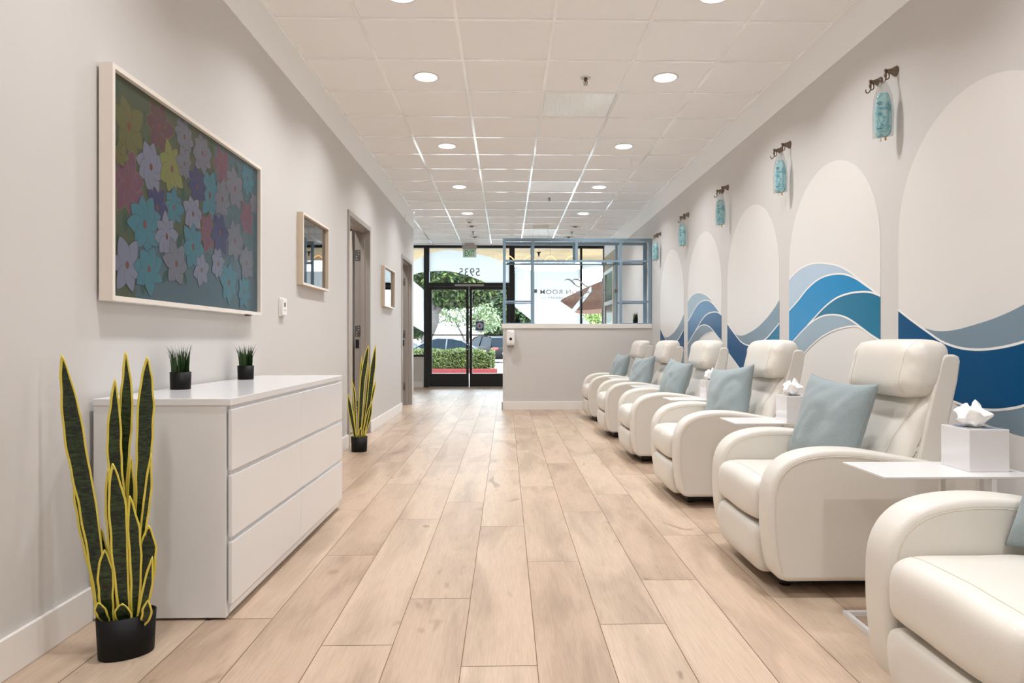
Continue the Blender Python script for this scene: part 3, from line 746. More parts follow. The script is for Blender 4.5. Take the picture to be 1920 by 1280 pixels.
# parasol
T = thing('patio_umbrella', 'dusty brown patio parasol outside the front window', 'umbrella', (2.52, 17.6, -0.005))
m = MB(); n = 8; R_ = 1.32; za, ze = 2.56, 1.96
vs = [(0, 0, za)]
for r, z in ((0.33, za - 0.13), (0.66, za - 0.28), (1.0, za - 0.44), (R_, ze)):
    for k in range(n * 4):
        a = 2 * PI * (k + 2) / (n * 4) + 0.25; sag = 1 - 0.05 * abs(sin((k) / 4 * PI)) ; vs.append((r * sag * cos(a), r * sag * sin(a), z - 0.02 * abs(sin(k / 4 * PI)) * r))
N_ = n * 4; fs = [(0, 1 + k, 1 + (k + 1) % N_) for k in range(N_)]
for j in range(3): fs += [(1 + j * N_ + k, 1 + (j + 1) * N_ + k, 1 + (j + 1) * N_ + (k + 1) % N_, 1 + j * N_ + (k + 1) % N_) for k in range(N_)]
base = len(vs)
for k in range(N_):
    x, y, z = vs[1 + 3 * N_ + k]; vs.append((x * 1.01, y * 1.01, z - 0.20))
fs += [(1 + 3 * N_ + k, base + k, base + (k + 1) % N_, 1 + 3 * N_ + (k + 1) % N_) for k in range(N_)]
m.add(vs, fs, 0, False); m.build('canopy', film_mat('parasol_fabric', (112, 86, 76), 0.0), T)
MB().tube([(0, 0, 0.03), (0, 0, za + 0.06)], 0.024, 10).build('pole', M_bm, T)
m = MB()
for k in range(8):
    a = 2 * PI * k / 8 + 0.25; m.tube([(0, 0, za - 0.06), (R_ * 0.98 * cos(a), R_ * 0.98 * sin(a), ze - 0.015)], 0.009, 5)
m.build('ribs', M_bm, T)
MB().lathe([(0.28, 0), (0.28, 0.05), (0.06, 0.08), (0.04, 0.25)], (0, 0, 0.0), 24).build('base', M_bm, T)

# ------------------------------------------------------------------ ceiling fixtures
def downlight(x, y, label, on=True, first=[None, None]):
    i = 0 if on else 1
    if first[i] is None:
        T = thing('ceiling_downlight', label, 'ceiling light', (x, y, CZ + 0.008), 0, 'recessed ceiling downlights')
        MB().lathe([(0.098, 0.0), (0.100, -0.004), (0.092, -0.007), (0.084, -0.005)], n=36, capb=False, capt=False).build('trim_ring', M_white, T)
        MB().lathe([(0.0, -0.0035), (0.086, -0.0035)], n=36).build('lens', M_lens if on else M_lensoff, T)
        if not on:
            MB().pad((0, 0, -0.012), (0.035, 0.03, 0.012), 2.5, 6).build('eyeball', mat('grey_eyeball', (132, 130, 126), 0.5), T)
        if on:
            la = bpy.data.lights.new('lamp', 'AREA'); la.shape = 'DISK'; la.size = 0.17; la.energy = LAMP_W; la.color = LAMP_C; la.spread = math.radians(128)
            lo_ = bpy.data.objects.new('lamp', la); C.objects.link(lo_); lo_.parent = T; lo_.location = (0, 0, -0.010)
        first[i] = T; return T
    return dup(first[i], (x, y, CZ + 0.008), label=label)
rows = [('first', 5.151), ('second', 6.973), ('third', 8.812), ('fourth', 10.642)]
for nm, y in rows:
    downlight(-0.612, y, 'lit round downlight in the left row, %s full one from the camera' % nm)
    downlight(1.213, y - 0.024, 'lit round downlight in the right row, %s from the camera' % nm)
downlight(-0.612, 3.93, 'lit downlight cut by the top edge of the photo, left row')
downlight(1.213, 3.90, 'lit downlight just above the top edge, right row')
for y in (2.08, 0.25, -1.58):
    for x, s in ((-0.612, 'left'), (1.213, 'right')):
        downlight(x, y, 'lit downlight overhead at the %s, out of the photo behind the viewer' % s)
for y, s in ((11.83, 'nearer'), (13.03, 'farther')):
    downlight(-0.607, y, 'unlit adjustable downlight near the entrance, %s of the left pair' % s, False)
    downlight(1.205, y, 'unlit adjustable downlight above the reception, %s of the right pair' % s, False)
downlight(-2.3, 12.6, 'unlit downlight left of the entrance beyond the corner', False)
# unseen lamps added in both side rooms to brighten the open door leaves
for y in (6.35, 9.55): downlight(-1.95, y, 'added unseen fill lamp in the side room behind the left wall')
M_prism = mat('prismatic_diffuser', (246, 247, 246), 0.35, coat=0.3)
for (y, lb, mm) in ((5.748, 'ribbed clear light panel in the ceiling beside the near sprinkler', M_prism), (8.796, 'plain white light panel in the ceiling, middle of the room', M_lensoff), (12.447, 'white light panel in the ceiling behind the linear canopy', M_lensoff)):
    T = thing('ceiling_light_panel', lb, 'ceiling panel', (0.602, y, CZ + 0.007), 0, 'square ceiling light panels')
    m = MB()
    if mm is M_prism:
        for k in range(56):
            x = -0.289 + k * 0.578 / 56; m.prism([(x, 0), (x + 0.00516, -0.004), (x + 0.01032, 0)], -0.289, 0.289, 'y')
    m.box(-0.29, 0.29, -0.29, 0.29, -0.0005, 0.0005); m.build('diffuser', mm, T)
    f = MB(); [f.box(*b) for b in ((-0.293, -0.287, -0.293, 0.293, -0.005, 0.0), (0.287, 0.293, -0.293, 0.293, -0.005, 0), (-0.287, 0.287, -0.293, -0.287, -0.005, 0), (-0.287, 0.287, 0.287, 0.293, -0.005, 0))]
    f.build('rim', M_tee, T)
def sprinkler(x, y, label, first=[None]):
    if first[0]: return dup(first[0], (x, y, CZ + 0.008), label=label)
    T = thing('fire_sprinkler', label, 'sprinkler', (x, y, CZ + 0.008), 0, 'ceiling sprinkler heads'); first[0] = T
    MB().lathe([(0.040, 0), (0.038, -0.006), (0.022, -0.010), (0.020, -0.002)], n=28).build('escutcheon', mat('chrome', (210, 208, 204), 0.2, metal=0.9), T)
    m = MB(); m.lathe([(0.012, -0.005), (0.012, -0.020), (0.008, -0.026)], n=14)
    m.tube([(0.008, 0, -0.022), (0.014, 0, -0.036), (0.004, 0, -0.052)], 0.003, 6); m.tube([(-0.008, 0, -0.022), (-0.014, 0, -0.036), (-0.004, 0, -0.052)], 0.003, 6)
    m.tube([(0, 0, -0.026), (0, 0, -0.052)], 0.0035, 6); m.build('frame', M_nickel, T)
    MB().lathe([(0.018, -0.056), (0.018, -0.053), (0.004, -0.050)], n=16).build('deflector', MATS['chrome'], T)
sprinkler(0.606, 5.148, 'chrome sprinkler head beside the ribbed light panel')
sprinkler(0.605, 9.48, 'chrome sprinkler head in the middle of the ceiling')
sprinkler(1.208, 12.42, 'chrome sprinkler head above the reception')
sprinkler(-0.612, 12.42, 'chrome sprinkler head between the unlit entrance downlights')
T = thing('smoke_detector', 'small round detector on the ceiling before the unlit downlights', 'detector', (-0.615, 11.26, CZ + 0.008))
MB().lathe([(0.06, 0), (0.058, -0.02), (0.045, -0.034)], n=24).build('housing', M_white, T)
MB().lathe([(0.030, -0.034), (0.026, -0.048)], n=20).build('sensing_chamber', mat('grey_plastic', (150, 150, 150), 0.5), T)
# exit sign
T = thing('exit_sign', 'ceiling hung sign reading EXIT in green above the doors', 'exit sign', (-0.759, 13.95, 2.698))
MB().box(-0.138, 0.138, -0.006, 0.006, 0, 0.166, bev=0.003).build('panel', mat('exit_panel', (206, 212, 208), 0.15, emit=(200, 210, 205), es=0.15), T)
MB().box(-0.150, 0.150, -0.03, 0.03, 0.166, 0.262, bev=0.004).build('housing', mat('exit_housing', (188, 184, 180), 0.35), T)
MB().box(-0.10, 0.10, -0.05, 0.05, 0.262, CZ + 0.008 - 2.698).build('mount', mat('exit_housing', (188, 184, 180), 0.35), T)
text('lettering', 'EXIT', 0.165, facing(Vector((0, -0.0072, 0.080)), 0), mat('exit_green', (8, 130, 66), 0.4, emit=(8, 140, 70), es=0.35), T, 0.001, 1.0, 0.205, 0.003)
# linear canopy + wave pendant
T = thing('pendant_lamp', 'wavy warm glowing pendant tube hung above the reception', 'pendant lamp', (0.6, 11.83, CZ - 0.045))
MB().box(-0.145, 0.145, -0.05, 0.05, 0, 0.052, bev=0.004).build('canopy', M_white, T)
pts = [(-0.75 + i * 0.025, 0, -0.535 + 0.065 * cos(2 * PI * (-0.75 + i * 0.025 + 0.192) / 0.3675)) for i in range(61)]
MB().tube(pts, 0.009, 8).build('glowing_tube', mat('warm_glow', (255, 190, 140), 0.5, emit=(255, 178, 120), es=2.2), T)
m = MB(); m.tube([(-0.12, 0, 0), (-0.19, 0, -0.48)], 0.0015, 5); m.tube([(0.12, 0, 0), (0.18, 0, -0.48)], 0.0015, 5); m.tube([(-0.03, 0, 0), (-0.03, 0, -0.44)], 0.0015, 5); m.build('cord', M_bm, T)
MB().lathe([(0.045, 0), (0.02, -0.02), (0.008, -0.08)], (-0.03, 0, -0.40), 14).build('hub', M_bm, T)
tag(MB().box(XL, XL + 0.018, 9.66, 9.70, 2.655, 2.785, bev=0.003).build('wall_sensor', M_white), 'thin white sensor strip high on left wall above far doorway', 'sensor')

# ------------------------------------------------------------------ recliners
def offset_ring(pts, d):
    n = len(pts); out = []
    for i in range(n):
        a = Vector(pts[i - 1]); b = Vector(pts[(i + 1) % n]); t = (b - a).normalized(); out.append((pts[i][0] - t.y * d, pts[i][1] + t.x * d))
    return out
def slab(mb, pts, y0, y1, r, mi=0, crown=0.0):
    """outline pts (x,z) counter-clockwise, rounded rims of radius r"""
    n = len(pts); rings = []; K = 4
    sgn = 1
    area = sum(pts[i - 1][0] * pts[i][1] - pts[i][0] * pts[i - 1][1] for i in range(n))
    if area < 0: pts = pts[::-1]
    prof = []
    for k in range(K + 1):
        a = PI / 2 * k / K; prof.append((y0 + r - r * cos(a) if False else y0 + r * (1 - sin(a)), r * (1 - cos(a))))
    prof = prof[::-1]                      # from the flat face outward
    prof += [(y1 - (p[0] - y0), p[1]) for p in prof][::-1]
    vs = []
    n0 = offset_ring(pts, r); cx = sum(p[0] for p in n0) / n; cz = sum(p[1] for p in n0) / n
    for y, d in prof: vs += [(x, y, z) for x, z in offset_ring(pts, d)]
    m = len(prof)
    fs = [(i * n + j, i * n + (j + 1) % n, (i + 1) * n + (j + 1) % n, (i + 1) * n + j) for i in range(m - 1) for j in range(n)]
    mb.add(vs, [list(f)[::-1] for f in fs], mi, True)
    for base, yy in ((0, prof[0][0]), ((m - 1) * n, prof[-1][0])):
        w_ = vs[base:base + n] + [(cx, yy, cz)]
        mb.add(w_, [((j, (j + 1) % n, n) if base == 0 else ((j + 1) % n, j, n)) for j in range(n)], mi, False)
arm_out = [(0.078, 0.062), (0.052, 0.069), (0.034, 0.086), (0.023, 0.115), (0.012, 0.17), (0.003, 0.26), (0.002, 0.35), (0.008, 0.42), (0.030, 0.475), (0.070, 0.518), (0.125, 0.545), (0.20, 0.560), (0.29, 0.563), (0.38, 0.556), (0.48, 0.540), (0.58, 0.522), (0.68, 0.503), (0.76, 0.487), (0.795, 0.470), (0.81, 0.43), (0.81, 0.30), (0.803, 0.15), (0.795, 0.105), (0.775, 0.075), (0.74, 0.063), (0.5, 0.062), (0.25, 0.062)]
arm_s = [(p.x, p.y) for p in spline([(a, b, 0) for a, b in arm_out + arm_out[:1]], 3)][:-1]
def wrinkle(q, amp, f, seed):
    return amp * noise.noise(Vector((q.x * f, q.y * f, q.z * f + seed)))
from mathutils.bvhtree import BVHTree
def hits(mb, yz, off=0.0004):
    t = BVHTree.FromPolygons(mb.v, mb.f); out = []
    for y, z in yz:
        h = t.ray_cast(Vector((-1, y, z)), Vector((1, 0, 0)))
        if h[0] is not None: out.append((h[0].x - off, y, z))
    return out
def recliner(loc, label):
    T = thing('recliner', label, 'recliner', loc, 0, 'cream leather recliners along the mural wall')
    hw = 0.36
    for sgn in (-1, 1):
        a = MB(); y0, y1 = sorted((sgn * hw, sgn * (hw - 0.118))); slab(a, arm_s, y0, y1, 0.020)
        arm = a.build('arm', M_leather, T)
        se = MB()
        rim = offset_ring(arm_s if True else arm_s, 0.026)
        ar = sum(arm_s[i - 1][0] * arm_s[i][1] - arm_s[i][0] * arm_s[i - 1][1] for i in range(len(arm_s)))
        rim = offset_ring(arm_s, 0.026 if ar > 0 else -0.026)
        L0 = [p for i, p in enumerate(rim) if 6 <= i <= 50]
        for yy in (y0, y1): MB().tube([(x, yy, z) for x, z in L0], 0.0016, 5).build('piping', M_seam, arm)
    # seat
    def wseat(q):
        q.z += 0.010 * (1 - (q.y / 0.24) ** 2) * (1 if q.z > 0 else 0)
        if q.x < -0.2: q.x -= 0.012 * (1 - (q.z / 0.09) ** 2)
        q.x += wrinkle(q, 0.006, 9, 1) * (abs(q.y) > 0.19); q.z += wrinkle(q, 0.004, 7, 2); return q
    sb = MB().pad((0.275, 0, 0.340), (0.285, 0.238, 0.090), (9, 9, 5.0), 26, wseat); seat = sb.build('seat', M_leather, T)
    bt = BVHTree.FromPolygons(sb.v, sb.f); sp_ = []
    for i in range(25):
        y = -0.222 + 0.444 * i / 24; h = bt.ray_cast(Vector((0.040, y, 1)), Vector((0, 0, -1)))
        if h[0] is not None: sp_.append((0.040, y, h[0].z + 0.0003))
    MB().tube(sp_, 0.0014, 5).build('seam', M_seam, seat)
    def wfoot(q):
        q.x += 0.035 * max(0, -q.z / 0.1) ** 2; q.x += wrinkle(q, 0.010, 14, 5) * (abs(q.y) > 0.17); return q
    MB().pad((0.035, 0, 0.147), (0.048, 0.236, 0.098), (4, 10, 8), 22, wfoot).build('footrest', M_leather, T)
    # backrest cushion
    def wback(q):
        t = (q.z + 0.165) / 0.33
        q.x += 0.15 * t - 0.0
        cr = math.exp(-((abs(q.y) - (0.205 - 0.07 * (1 - t))) / 0.012) ** 2)
        if q.x - 0.15 * t < 0: q.x += 0.010 * cr + 0.010 * (q.y / 0.25) ** 2
        q.x += wrinkle(q, 0.010, 10, 9) * (abs(q.y) > 0.12); return q
    bk = MB().pad((0.572, 0, 0.585), (0.058, 0.248, 0.185), (3.5, 9, 8), 34, wback)
    bko = bk.build('backrest', M_leather, T)
    for sg in (-1, 1): MB().tube(hits(bk, [(sg * (0.135 + 0.062 * f), 0.47 + 0.272 * f) for f in [i / 16 for i in range(17)]]), 0.0014, 5).build('seam', M_seam, bko)
    def whead(q):
        t = (q.z + 0.12) / 0.24
        q.x += 0.045 * t
        s_ = math.exp(-((abs(q.y) - 0.185) / 0.011) ** 2)
        side = 1 / (1 + math.exp(-(abs(q.y) - 0.16) / 0.02))
        k = 1 - 0.030 * s_ - 0.02 * (q.y / 0.26) ** 2
        q.x *= k; q.z *= k
        q.x += side * wrinkle(q, 0.007, 22, 3) ; q.z += side * wrinkle(q, 0.004, 26, 8)
        return q
    hd = MB().pad((0.672, 0, 0.863), (0.088, 0.258, 0.121), (3.0, 8, 3.6), 36, whead)
    hdo = hd.build('headrest', M_leather, T)
    for sg in (-1, 1): MB().tube(hits(hd, [(sg * 0.186, 0.770 + 0.205 * f) for f in [i / 18 for i in range(19)]]), 0.0013, 5).build('seam', M_seam, hdo)
    sh = [(0.62, 0.20), (0.635, 0.50), (0.690, 0.74), (0.728, 0.895), (0.738, 0.914), (0.755, 0.922), (0.785, 0.922), (0.802, 0.914), (0.808, 0.895), (0.798, 0.82), (0.725, 0.48), (0.70, 0.20)]
    s2 = MB(); slab(s2, sh, -0.258, 0.258, 0.010); s2.build('back_shell', M_leather, T)
    b = MB(); b.box(0.10, 0.74, -0.235, 0.235, 0.018, 0.075); b.box(0.60, 0.76, -0.235, 0.235, 0.075, 0.25, 0); b.build('base_frame', M_black, T)
    for x in (0.13, 0.70):
        for y in (-0.2, 0.2):
            MB().lathe([(0.022, 0), (0.024, 0.02)], (x, y, 0), 14).build('foot', M_black, T)
    return T
RX = 0.99
labs = ['nearest recliner at the bottom right corner of the photo, cut by the frame', 'cream recliner with the large headrest, second from the camera', 'cream leather recliner third from the camera', 'cream leather recliner fourth from the camera', 'cream leather recliner fifth from the camera', 'farthest cream recliner, beside the grey half wall']
rc = [1.50, 2.89, 4.28, 5.67, 7.06, 8.45]
R0 = recliner((RX, rc[0], 0), labs[0])
for i in range(1, 6): dup(R0, (RX, rc[i], 0), label=labs[i])

# pillows
def pillow(loc, rot, label, seed):
    N = 26; a = 0.196; mb = MB(); idx = {}
    vs = []; fs = []
    for sd in (1, -1):
        for i in range(N + 1):
            for j in range(N + 1):
                if sd < 0 and (i in (0, N) or j in (0, N)): idx[(sd, i, j)] = idx[(1, i, j)]; continue
                u = sin((-1 + 2 * i / N) * PI / 2); v = sin((-1 + 2 * j / N) * PI / 2)
                y = a * u * (1 - 0.11 * (1 - v * v)); z = a * v * (1 - 0.11 * (1 - u * u))
                t = 0.086 * (max(0, (1 - u ** 2)) * max(0, (1 - v ** 2))) ** 0.42 
                e = (1 - u ** 6) * (1 - v ** 6)
                t += e * 0.016 * noise.noise(Vector((y * 9 + seed, z * 13 + y * 8, sd * 3 + seed))) + e * 0.005 * noise.noise(Vector((y * 26 + seed, z * 34, seed))) 
                t -= e * 0.010 * max(0, 1 - abs(y * 0.5 + z + 0.05 * sin(y * 30 + seed)) / 0.03) 
                idx[(sd, i, j)] = len(vs); vs.append((-sd * t, y, z))
        for i in range(N):
            for j in range(N):
                q = [idx[(sd, i, j)], idx[(sd, i + 1, j)], idx[(sd, i + 1, j + 1)], idx[(sd, i, j + 1)]]
                fs.append(q[::-1] if sd > 0 else q)
    mb.add(vs, fs, 0, True)
    edge = [vs[idx[(1, i, 0)]] for i in range(N + 1)] + [vs[idx[(1, N, j)]] for j in range(1, N + 1)] + [vs[idx[(1, i, N)]] for i in range(N - 1, -1, -1)] + [vs[idx[(1, 0, j)]] for j in range(N - 1, -1, -1)]
    mb.tube(edge, 0.0022, 5, 0)
    o = mb.build('throw_pillow', M_pillow); o.location = loc; o.rotation_euler = rot
    tag(o, label, 'pillow', 'dusty blue pillows on the recliners')
plab = ['dusty blue pillow cut by the right edge of the photo, on the nearest recliner', 'dusty blue pillow on the recliner with the large headrest', 'dusty blue pillow on the third recliner, left of a tissue box', 'dusty blue pillow on the fourth recliner from the camera', 'dusty blue pillow on the fifth recliner from the camera', 'dusty blue pillow on the farthest recliner by the half wall']
for i in range(6):
    rr = random.Random(i + 20)
    dy = (0.06, 0.05, 0.03, 0.02, 0.04, 0.03)[i]
    pillow((RX + 0.435, rc[i] + dy, 0.622), (math.radians((3, 4, -7, 5, -4, 3)[i]), math.radians(17), math.radians((20, 17, 20, 14, 18, 12)[i])), plab[i], i * 3.7)

# side tables
def side_table(y, label, first=[None]):
    if first[0]: return dup(first[0], (1.20, y, 0), label=label)
    T = thing('side_table', label, 'side table', (1.20, y, 0), 0, 'white c-shaped side tables between recliners'); first[0] = T
    MB().box(0, 0.50, -0.134, 0.134, 0.5365, 0.5445, bev=0.0015).build('table_top', M_metalwhite, T)
    m = MB(); w = 0.016
    m.box(0, 0.50, -0.134, -0.134 + w, 0, w); m.box(0, 0.50, 0.134 - w, 0.134, 0, w); m.box(0, w, -0.134 + w, 0.134 - w, 0, w); m.box(0.50 - w, 0.50, -0.134 + w, 0.134 - w, 0, w)
    m.build('base_frame', M_metalwhite, T)
    for x in (0.345, 0.484):
        for yy in (-0.134, 0.118): MB().box(x, x + w, yy, yy + w, w, 0.5365).build('leg', M_metalwhite, T)
tl = ['white side table between the two nearest recliners', 'white side table beside the third recliner', 'white side table between third and fourth recliners', 'white side table between fourth and fifth recliners', 'white side table nearest the half wall']
TY = [2.250, 3.645, 5.035, 6.425, 7.815]
for y, l in zip(TY, tl): side_table(y, l)
def tissue_box(x, y, label, first=[None]):
    if first[0]: return dup(first[0], (x, y, 0.5445), label=label)
    T = thing('tissue_box', label, 'tissue box', (x, y, 0.5445), 0, 'glossy white tissue boxes'); first[0] = T
    m = MB(); s_ = 0.067; h = 0.14
    m.box(-s_, s_, -s_ - 0.006, s_ + 0.006, 0, h, bev=0.002); m.build('cover', M_gloss, T)
    MB().lathe([(0.0, 0.0006), (0.040, 0.0006)], (0, 0, h), 24, sy=0.6).build('opening', mat('paper_edge', (150, 168, 178), 0.6), T)
    t = MB(); N = 44; K = 16; vs = []
    for k in range(K + 1):
        f = k / K
        for i in range(N):
            a = 2 * PI * i / N
            r = 0.010 + 0.040 * min(1, f * 1.5) ** 0.8 * (1 - max(0, f - 0.6) / 0.4 * 0.85)
            r *= 1 + 0.45 * noise.noise(Vector((cos(a) * 1.6, sin(a) * 1.6, f * 2.6))) + 0.30 * (0.5 - abs(noise.noise(Vector((cos(a) * 3.4, sin(a) * 3.4, f * 4))))) + 0.10 * sin(5 * a - f * 3)
            z = h - 0.002 + 0.068 * f + 0.045 * noise.noise(Vector((cos(a) * 1.7, sin(a) * 1.7, f * 2 + 7))) * f
            vs.append((r * cos(a) * 0.95 - 0.012 * f, r * sin(a), z))
    vs.append((-0.01, 0, h + 0.060))
    fs = [(k * N + i, k * N + (i + 1) % N, (k + 1) * N + (i + 1) % N, (k + 1) * N + i) for k in range(K) for i in range(N)] + [(K * N + i, K * N + (i + 1) % N, (K + 1) * N) for i in range(N)]
    t.add(vs, fs, 0, True); t.build('tissue', M_tissue, T)
tissue_box(1.590, 2.262, 'glossy white tissue box at right, on the nearest side table')
tissue_box(1.545, 3.60, 'glossy white tissue box on the table beside the third recliner')
tissue_box(1.54, 5.03, 'small looking tissue box behind the pillow of the fourth seat')

# ------------------------------------------------------------------ hooks and IV bags
def bag_mats():
    m = bpy.data.materials.new('blue_fluid_film'); m.use_nodes = True; nt = m.node_tree; b = nt.nodes['Principled BSDF']
    b.inputs['Base Color'].default_value = lin((176, 220, 226)) + (1,); b.inputs['Roughness'].default_value = 0.12
    b.inputs['Transmission Weight'].default_value = 0.35; b.inputs['IOR'].default_value = 1.2
    b.inputs['Coat Weight'].default_value = 0.6
    tc = nt.nodes.new('ShaderNodeTexCoord'); n = nt.nodes.new('ShaderNodeTexNoise'); n.inputs['Scale'].default_value = 16; n.inputs['Distortion'].default_value = 1.5
    r = nt.nodes.new('ShaderNodeValToRGB'); e = r.color_ramp.elements
    e[0].position = 0.28; e[0].color = lin((60, 156, 182)) + (1,); e[1].position = 0.50; e[1].color = lin((188, 230, 234)) + (1,)
    nt.links.new(tc.outputs['Object'], n.inputs['Vector']); nt.links.new(n.outputs['Fac'], r.inputs[0]); nt.links.new(r.outputs[0], b.inputs['Base Color'])
    return m
M_fluid = bag_mats(); M_clearf = film_mat('clear_vinyl', (228, 232, 232), 0.55); M_tick = mat('blue_print', (30, 96, 128), 0.5)
def hook(y, label, first=[None]):
    if first[0]: return dup(first[0], (XR, y, 2.409), label=label)
    T = thing('wall_hook', label, 'hook', (XR, y, 2.409), 0, 'dark nickel wall hooks'); first[0] = T
    MB().lathe([(0.010, -0.050), (0.011, -0.040), (0.017, -0.022), (0.026, -0.006), (0.028, 0.0)], n=24, axis='x').build('rosette', M_nickel, T)
    m = MB(); m.pad((-0.056, 0, 0.004), (0.008, 0.007, 0.009), 2.2, 6)
    m.tube([(-0.056, 0, 0.004), (-0.057, 0, -0.02), (-0.055, 0, -0.036)], [0.0055, 0.0075, 0.005], 10); m.build('post', M_nickel, T)
    m = MB(); m.tube(spline([(-0.040, 0, -0.012), (-0.036, 0, -0.028), (-0.044, 0, -0.042), (-0.058, 0, -0.043)], 5), 0.0032, 8)
    m.tube(spline([(-0.052, 0, -0.038), (-0.062, 0, -0.055), (-0.074, 0, -0.062), (-0.082, 0, -0.052), (-0.081, 0, -0.042)], 5), 0.0032, 8)
    m.build('hook_arm', M_nickel, T)
def iv_bag(y, label, first=[None]):
    if first[0]: return dup(first[0], (XR - 0.072, y, 2.05), 0.85, label=label)
    T = thing('fluid_bag', label, 'fluid bag', (XR - 0.072, y, 2.05), 0.85, 'blue fluid bags hanging on the right wall'); first[0] = T
    # local: y = width, x = thickness, hang loop at z=0.30
    def w(q):
        t = (q.z + 0.115) / 0.23; q.y *= 1 - 0.28 * max(0, t - 0.62) / 0.38 - 0.05 * max(0, 0.2 - t) / 0.2
        q.x *= 1 - 0.35 * max(0, t - 0.5); return q
    bg_ = MB().pad((0, 0, 0.125), (0.022, 0.041, 0.118), (2.4, 4, 7), 16, w).build('fluid_pouch', M_fluid, T)
    f = MB(); f.prism([(-0.050, 0.005), (0.050, 0.005), (0.053, 0.12), (0.046, 0.22), (0.030, 0.27), (0.016, 0.302), (-0.016, 0.302), (-0.030, 0.27), (-0.046, 0.22), (-0.053, 0.12)], -0.0008, 0.0008, 'x')
    f.build('clear_film', M_clearf, T)
    tk = MB()
    for k in range(15):
        z = 0.06 + k * 0.009; tk.box(-0.0226, -0.0218, -0.034, -0.022 if k % 5 else -0.012, z, z + 0.0018)
    tk.box(-0.0226, -0.0218, 0.0, 0.026, 0.185, 0.189); tk.box(-0.0226, -0.0218, 0.0, 0.020, 0.176, 0.179); tk.box(-0.0226, -0.0218, -0.005, 0.024, 0.048, 0.052)
    tk.build('printed_scale', M_tick, bg_)
    p = MB(); p.tube([(0, -0.012, 0.012), (0, -0.012, -0.012)], 0.005, 10); p.build('port', mat('amber_port', (198, 150, 90), 0.4), T)
    p = MB(); p.tube([(0, 0.012, 0.012), (0, 0.012, -0.014)], 0.005, 10); p.build('port', M_white, T)
HY = [3.546, 4.889, 6.265, 7.631, 9.008]; nm = ['nearest', 'second', 'third', 'fourth', 'farthest']
for i, y in enumerate(HY):
    hook(y, 'dark hook carrying the %s blue bag' % nm[i]); hook(y + 0.150, 'empty dark hook just beyond the %s blue bag' % nm[i])
    iv_bag(y - 0.004, 'clear bag of pale blue fluid, %s one from the camera' % nm[i])

# ------------------------------------------------------------------ television with flower art
T = thing('television', 'large wall television in pale frame showing a flower painting', 'television', (XL, 3.15, 1.125))
o = (-XL, -3.15, -1.125); Y0, Y1, Z0, Z1 = 2.420, 3.875, 1.120, 1.965
m = MB(); fx = -1.395
for b in ((Y0, Y0 + 0.016, Z0, Z1), (Y1 - 0.016, Y1, Z0, Z1), (Y0 + 0.016, Y1 - 0.016, Z0, Z0 + 0.018), (Y0 + 0.016, Y1 - 0.016, Z1 - 0.018, Z1)): m.box(XL + 0.010, fx, b[0], b[1], b[2], b[3])
m.shift(o).build('bezel', M_framewhite, T)
MB().box(XL + 0.001, XL + 0.012, Y0 + 0.02, Y1 - 0.02, Z0 + 0.02, Z1 - 0.02).shift(o).build('back_housing', M_black, T)
def scr(n, c): return mat(n, tuple(v * 0.62 for v in c), 0.34, emit=c, es=0.09, spec=0.42)
scm = [scr('screen_ground', (78, 92, 62)), scr('petal_olive', (112, 112, 56)), scr('petal_maroon', (104, 62, 74)), scr('petal_plum', (124, 74, 100)), scr('petal_lilac', (136, 142, 166)), scr('petal_yellow', (140, 146, 74)), scr('petal_navy', (44, 54, 110)), scr('petal_cyan', (58, 132, 150)), scr('petal_grey', (120, 124, 138)), scr('leaf_green', (30, 82, 62)), scr('petal_line', (84, 50, 46)), scr('petal_centre', (130, 70, 60)), scr('screen_teal', (74, 106, 118))]
m = MB(); sx = XL + 0.040
m.add([(sx, Y0 + 0.012, Z0 + 0.012), (sx, Y1 - 0.012, Z0 + 0.012), (sx, Y1 - 0.012, Z1 - 0.012), (sx, Y0 + 0.012, Z1 - 0.012)], [(3, 2, 1, 0)], 0)
for (ya, za, yb, zb) in ((2.6, 1.14, 3.86, 1.42), (3.3, 1.42, 3.86, 1.94)):   # cooler ground toward the lower right
    x = sx + 0.0001; m.add([(x, ya, za), (x, yb, za), (x, yb, zb), (x, ya, zb)], [(3, 2, 1, 0)], 12)
fl = [(2.557, 1.78, .097, 1), (2.778, 1.85, .091, 2), (2.55, 1.568, .095, 3), (2.713, 1.668, .085, 4), (2.882, 1.703, .088, 5), (2.993, 1.873, .07, 8), (3.167, 1.848, .078, 8), (2.993, 1.754, .06, 8), (3.387, 1.836, .085, 3), (3.244, 1.671, .092, 7), (3.114, 1.681, .07, 6), (2.9, 1.543, .066, 7), (2.762, 1.516, .07, 6), (2.667, 1.432, .095, 7), (3.072, 1.549, .072, 4), (3.387, 1.681, .08, 8), (3.542, 1.768, .09, 8), (3.713, 1.863, .075, 7), (3.70, 1.642, .08, 3), (3.222, 1.489, .078, 3), (3.542, 1.497, .088, 8), (3.362, 1.511, .085, 6), (2.837, 1.41, .078, 4), (3.072, 1.399, .085, 7), (2.543, 1.259, .085, 4), (2.697, 1.26, .08, 7), (2.918, 1.306, .085, 8), (3.156, 1.304, .065, 4), (3.338, 1.354, .066, 4), (3.463, 1.273, .088, 7), (3.70, 1.40, .08, 8), (3.66, 1.24, .07, 7), (3.80, 1.74, .05, 8), (2.50, 1.66, .04, 1)]
